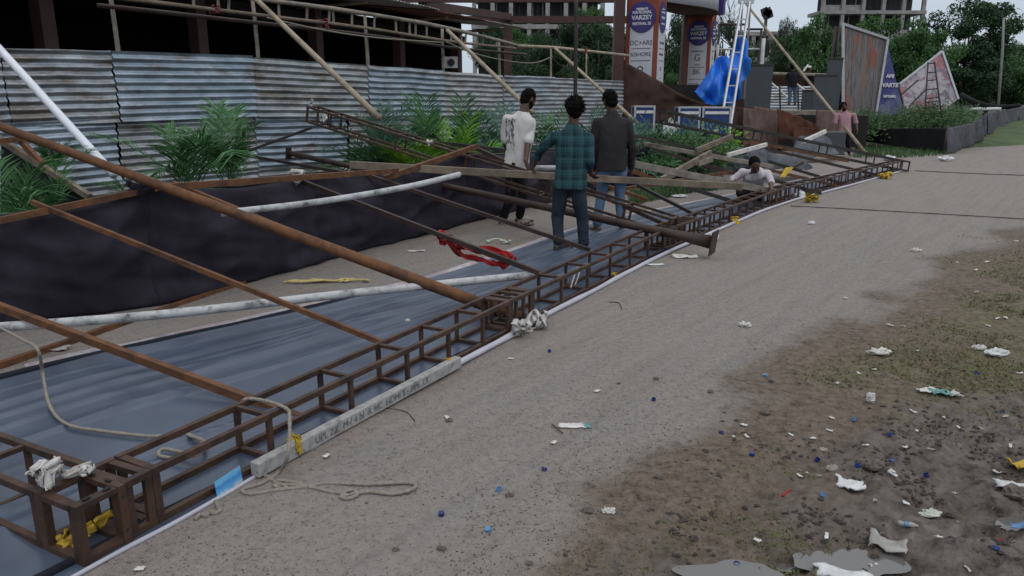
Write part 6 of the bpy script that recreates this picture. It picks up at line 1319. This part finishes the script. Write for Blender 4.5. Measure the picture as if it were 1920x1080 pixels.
# ------------------------------------------------------------------ litter
def scrap(label, px, py, w, l, mat, rz=0, curl=.25, name='paper_scrap', cat='litter', group=None, seed=0, th=.0025, wet=.0):
    rs = random.Random(seed * 13 + px); c = GP(px, py, .004); P = []; nx, ny = 9, 7
    for j in range(ny):
        row = []
        for i in range(nx):
            u, t = i / (nx - 1) - .5, j / (ny - 1) - .5; x, y = u * l, t * w; ed = max(abs(u), abs(t)) > .49
            x += (rs.uniform(-.07, .07) * l if ed else 0); y += (rs.uniform(-.09, .09) * w if ed else 0); z = max(0, curl * w * (mnoise.noise(V((u * 3, t * 3, seed + px * .1))) + .25) + curl * l * .5 * u * u)
            X, Y_ = x * math.cos(rz) - y * math.sin(rz), x * math.sin(rz) + y * math.cos(rz); row.append((c.x + X, c.y + Y_, z))
        P.append(row)
    fl_ = np.array([q for r_ in P for q in r_]); gzs = ground_z(fl_[:, 0], fl_[:, 1]); zm = gzs.max() * .5 + gzs * .5; fl_[:, 2] += zm + .006
    P = [[tuple(fl_[j * nx + i]) for i in range(nx)] for j in range(ny)]
    return tag(MB().grid(P).build(name, M[mat], None, True, mods=[('SOLIDIFY', {'thickness': th})]), label, cat, group)
def cap(label, px, py, mat, r=.0155, group='bottle caps on the ground', tilt=0, up=True):
    c = GP(px, py, .002); o = thing('bottle_cap', label, 'bottle cap', c, group); o.rotation_euler = (tilt, tilt * .6, px)
    mb = MB(); n = 20; h = .013; R = [(r, 0), (r, h), (r * .86, h), (r * .86, .003)] if up else [(r * .86, 0), (r, 0), (r, h), (r * .93, h + .0015)]
    vs = [(c.x + a * math.cos(6.2832 * k / n), c.y + a * math.sin(6.2832 * k / n), c.z + z) for a, z in R for k in range(n)]; fs = [(i * n + k, i * n + (k + 1) % n, (i + 1) * n + (k + 1) % n, (i + 1) * n + k) for i in range(3) for k in range(n)] + [tuple(3 * n + k for k in range(n)), tuple(k for k in range(n))[::-1]]
    mb.add(vs, fs).build('shell', M[mat], o); return o
def lump(label, px, py, s, mat, name, cat, sq=(1, 1, .6), amp=.4, seed=0, group=None, freq=2.2):
    s = s * .62 if mat not in ('stone', 'palestone') else s * .8
    c = GP(px, py); mb = MB().ell(c + V((0, 0, s * sq[2] * .75)), V((s * sq[0], 0, 0)), V((0, s * sq[1], 0)), V((0, 0, s * sq[2])), 20, 14); o = mb.build(name, M[mat], None, False); me = o.data
    for v in me.vertices: v.co += v.co.normalized() * (mnoise.fractal(v.co * (freq / s) + V((seed * 5.1, px, 0)), 1, 2, 3) * amp * s)
    z0 = min(v.co.z for v in me.vertices)
    for v in me.vertices: v.co.z -= z0 + .003
    o.location.z = c.z; return tag(o, label, cat, group)
scrap('white foam sheet with a torn edge, upright of the muddy ruts', 1594, 907, .075, .105, 'foam', -.35, .18, 'foam_sheet', seed=1, th=.008)
scrap('long white foam piece at the bottom edge between the puddles', 1587, 1061, .075, .20, 'foam', -.25, .12, 'foam_sheet', seed=2, th=.01)
scrap('translucent flattened plastic cup lying in the mud', 1668, 1012, .075, .125, 'dull', -.5, .5, 'flattened_cup', seed=3, th=.004)
scrap('white foam plate half buried at the right edge of the mud', 1905, 918, .07, .17, 'foam', -.2, .3, 'foam_plate', seed=4, th=.006); scrap('thin pale foam strip above the half buried plate', 1908, 908, .04, .16, 'paper', -.05, .2, 'foam_strip', seed=5)
scrap('orange yellow snack box flap at the right edge', 1914, 874, .07, .10, 'yellow', .2, .6, 'box_flap', seed=6); scrap('light blue torn packet at the right edge', 1914, 980, .045, .07, 'caplight', -.4, .4, 'torn_packet', seed=7)
scrap('teal and white striped wrapper lying on the grass', 1762, 740, .07, .12, 'teal', .05, .3, 'wrapper', seed=8); scrap('white end of the teal wrapper', 1738, 739, .05, .11, 'paper', .1, .3, 'wrapper', seed=9); scrap('pink white end piece right of the teal wrapper', 1790, 739, .05, .08, 'whitecloth', .1, .5, 'wrapper', seed=10)
scrap('pale banknote-like paper strip with a teal end on the road', 1072, 798, .055, .13, 'paper', 0, .05, 'paper_strip', seed=11); scrap('teal end of the paper strip on the road', 1100, 798, .05, .04, 'teal', 0, .05, 'paper_strip', seed=12)
lump('white crumpled tissue beside a brown pod on the road edge', 1142, 953, .032, 'paper', 'crumpled_tissue', 'litter', (1.3, .8, .6), .7, 1); lump('brown dry pod beside the white tissue', 1102, 955, .028, 'stone', 'dry_pod', 'litter', (1.2, .7, .5), .4, 2)
lump('black and white crumpled bag standing on the dirt', 1632, 748, .05, 'whitecloth', 'crumpled_bag', 'litter', (.7, .7, .9), .6, 3); lump('crumpled white and black paper on the road', 1397, 614, .06, 'paper', 'crumpled_paper', 'litter', (1.2, .6, .4), .7, 4)
lump('white plastic bag beside the flanged pole end', 1335, 449, .12, 'plastic', 'plastic_bag', 'bag', (1.1, .7, .65), .5, 5); lump('white crumpled plastic on the road beyond the flanged pole', 1521, 421, .07, 'plastic', 'crumpled_plastic', 'litter', (1, .7, .55), .6, 6); lump('pale paper boat shape lying on the far road', 1717, 471, .08, 'paper', 'crumpled_paper', 'litter', (1.2, .5, .4), .6, 7)
lump('white plastic heap beside the black netting fence foot', 1772, 302, .22, 'plastic', 'plastic_heap', 'litter', (1.4, .7, .45), .6, 8); lump('white plastic bag inside the far truss', 1500, 372, .13, 'plastic', 'plastic_bag', 'bag', (1, .7, .7), .5, 9); lump('white plastic heap behind the far truss end', 1665, 301, .2, 'plastic', 'plastic_heap', 'litter', (1.4, .7, .5), .6, 10)
lump('white foam tray on the grass at the right', 1868, 663, .11, 'foam', 'foam_tray', 'litter', (1.2, .6, .3), .4, 11); lump('grey white scrap with a blue edge left of the foam tray', 1834, 655, .07, 'whitecloth', 'crumpled_scrap', 'litter', (1, .6, .4), .6, 12); lump('pale green plastic film in the mud', 1745, 938, .05, 'palestring', 'plastic_film', 'litter', (1.6, .9, .3), .5, 13)
lump('white clump of paper on the dirt near the road edge', 1648, 665, .09, 'paper', 'crumpled_paper', 'litter', (1.3, .6, .25), .8, 14); lump('pale cloth rag on the road beside the fence, left of the plaid shirt man', 985, 424, .12, 'tanfab', 'rag', 'cloth', (1.3, .6, .25), .7, 15)
lump('white plastic scraps on the grass by the slumped black fence', 1275, 371, .12, 'plastic', 'plastic_heap', 'litter', (1.6, .7, .3), .9, 16); lump('small tin on the banner', 765, 607, .035, 'palestring', 'crushed_tin', 'litter', (1, .8, .7), .2, 17)
scrap('white paper leaning flat on the road in front of the flanged pole', 1285, 483, .12, .26, 'paper', .1, .3, seed=20); scrap('white card under the hem near the plaid shirt man', 1228, 498, .06, .16, 'foam', .15, .1, seed=21); scrap('white patch of paper on the banner', 645, 603, .05, .10, 'foam', -.3, .1, seed=22); scrap('grey strip of tape on the banner', 742, 571, .03, .13, 'dull', .15, .2, seed=23); scrap('white scrap on the dirt, left of the brown stain', 780, 472, .05, .18, 'paper', .02, .2, seed=24); scrap('clear film strip on the road left side', 105, 655, .08, .15, 'dull', .05, .2, seed=25)
for i, (px, py) in enumerate([(263, 1071), (612, 861), (838, 784), (958, 673), (1038, 831), (1435, 703), (1395, 789), (1120, 735)]):
    scrap(['pale scrap at the bottom edge near the corner cube', 'tiny white scrap on the road right of the batten', 'thin pale scrap on the middle of the road', 'tiny pale scrap near the pink white cloth heap', 'small white cube-like scrap on the road', 'tiny bright scrap near the road edge', 'small pale scrap by the dark mud clod', 'faint pale scrap above the paper strip'][i], px, py, .02, .035, 'paper', i, .3, seed=40 + i)
for i, (px, py, mt) in enumerate([(1608, 871, 'capblue'), (1672, 862, 'capblue'), (1738, 887, 'capnavy'), (1533, 849, 'capnavy'), (1410, 850, 'capnavy'), (1382, 1044, 'capblue'), (1541, 936, 'caplight'), (1868, 1021, 'capblue'), (1601, 782, 'caplight'), (1668, 817, 'capblue'), (916, 995, 'caplight'), (1020, 880, 'capnavy'), (936, 918, 'caplight'), (828, 966, 'capnavy'), (1030, 660, 'capblue'), (1225, 750, 'capnavy'), (1436, 704, 'caplight'), (1832, 700, 'capblue'), (1880, 764, 'capblue'), (1354, 805, 'capnavy')]):
    lab = ['blue bottle cap, left of the two above the torn foam sheet', 'bright blue bottle cap, right of the two above the torn foam sheet', 'navy bottle cap right of a white stub in the wet mud', 'navy bottle cap beside the pale stone', 'navy bottle cap in the dark tuft at the road edge', 'blue bottle cap above the leftmost puddle', 'light blue bottle cap below the torn foam sheet', 'blue bottle cap in the mud by the red straw', 'light blue bottle cap on the thin grass', 'blue bottle cap beside a clear cap', 'light blue bottle cap on the road near the bottom edge', 'dull navy bottle cap on the road left of the tissue', 'pale blue bottle cap on the road', 'dark navy bottle cap low on the road', 'blue bottle cap alone high on the road', 'navy bottle cap on the road above the paper strip', 'light blue bottle cap near the road edge', 'blue bottle cap on the far grass', 'blue bottle cap on the green grass right of the teal wrapper', 'navy bottle cap in the brown dirt left of the tufts'][i]
    cap(lab, px, py, mt, .0118, up=i % 3 != 1, tilt=.15 * (i % 4))
WH = [(1525, 816), (1545, 832), (1516, 868), (1500, 880), (1535, 890), (1700, 938), (1640, 940), (1672, 891), (1792, 912), (1702, 974), (1697, 838), (1796, 803), (1712, 771), (1770, 780), (1668, 611), (1745, 845), (1885, 780), (1895, 832), (1885, 596), (1850, 490), (1830, 505), (1905, 450), (1870, 596), (1852, 612), (1640, 690), (1610, 700), (1720, 660), (1693, 608), (1570, 716), (1556, 800), (1483, 812), (1560, 780), (1912, 700), (1840, 800), (1720, 800), (1830, 548), (1795, 490), (1585, 560), (1400, 814), (1376, 812), (1870, 880), (1500, 868), (1622, 842), (1640, 1040), (1760, 1008), (1815, 1062), (1420, 1010), (1550, 1000)]
for i, (px, py) in enumerate(WH):
    f = max(.6, min(1.0, (py - 380) / 350))
    scrap('small pale paper scrap on the littered muddy verge', px, py, .013 / f, random.uniform(.018, .038) / f, random.choice(['paper', 'paper', 'dull', 'whitecloth', 'foam']), random.uniform(0, 3), random.uniform(.2, .6), group='small pale scraps on the verge', seed=100 + i)
for i, (px, py, mt) in enumerate([(1475, 922, 'red'), (1875, 996, 'red')]): rope(['short red straw on the mud left of the torn foam sheet', 'short red straw near the blue cap at right'][i], [GP(px - 8, py + 3, .008), GP(px + 8, py - 4, .012)], .004, mt, 'straw')
rope('thin white stub lying in the wet mud', [GP(1664, 889, .008), GP(1682, 895, .008)], .007, 'foam', 'stub')
ol = MB()
bt_ = thing('crushed_bottle', 'small crushed clear bottle with blue label in the mud', 'bottle', GP(1702, 975)); c = GP(1702, 975, .018); MB().tube([c + V((-.032, .011, -.004)), c + V((-.026, .009, -.004)), c + V((-.008, .003, -.006)), c + V((.012, -.004, -.003)), c + V((.024, -.008, -.004)), c + V((.030, -.010, -.004)), c + V((.036, -.012, -.004))], [.008, .011, .0085, .0105, .009, .005, .005], 12).build('body', M['dull'], bt_, True); MB().tube([c + V((-.012, .004, -.005)), c + V((.004, -.001, -.005))], .0108, 12).build('label_band', M['caplight'], bt_, True)
for i, (px, py, s, mt) in enumerate([(1545, 832, .022, 'palestone'), (842, 790, .02, 'stone'), (828, 712, .012, 'stone'), (1230, 712, .02, 'stone'), (955, 928, .018, 'stone'), (828, 1030, .018, 'stone'), (1236, 892, .02, 'stone'), (1435, 768, .028, 'stone'), (1332, 735, .018, 'stone'), (1160, 720, .012, 'stone'), (992, 1054, .014, 'stone'), (742, 1032, .014, 'stone'), (1905, 930, .06, 'stone'), (1640, 872, .05, 'stone'), (1560, 878, .03, 'palestone')]):
    lump(['pale round stone on the dirt', 'dark clod on the mid road', 'small dark clod above the batten', 'dark pebble on the open road', 'dark clod beside the pale blue cap', 'dark clod near the bottom of the road', 'dark clod at the muddy edge', 'dark tuft of muck on the dirt', 'dark pebble left of the muck', 'tiny dark pebble high on the road', 'dark pebble at the bottom edge', 'dark pebble low left on the road', 'brown mud clod under the buried foam plate', 'flat dark mud clod beside the torn foam sheet', 'pale dirty clod left of the torn foam sheet'][i], px, py, s, mt, 'stone', 'stone', (1.2, .8, .6), .45, 50 + i, 'loose stones and clods' if mt == 'stone' else None)
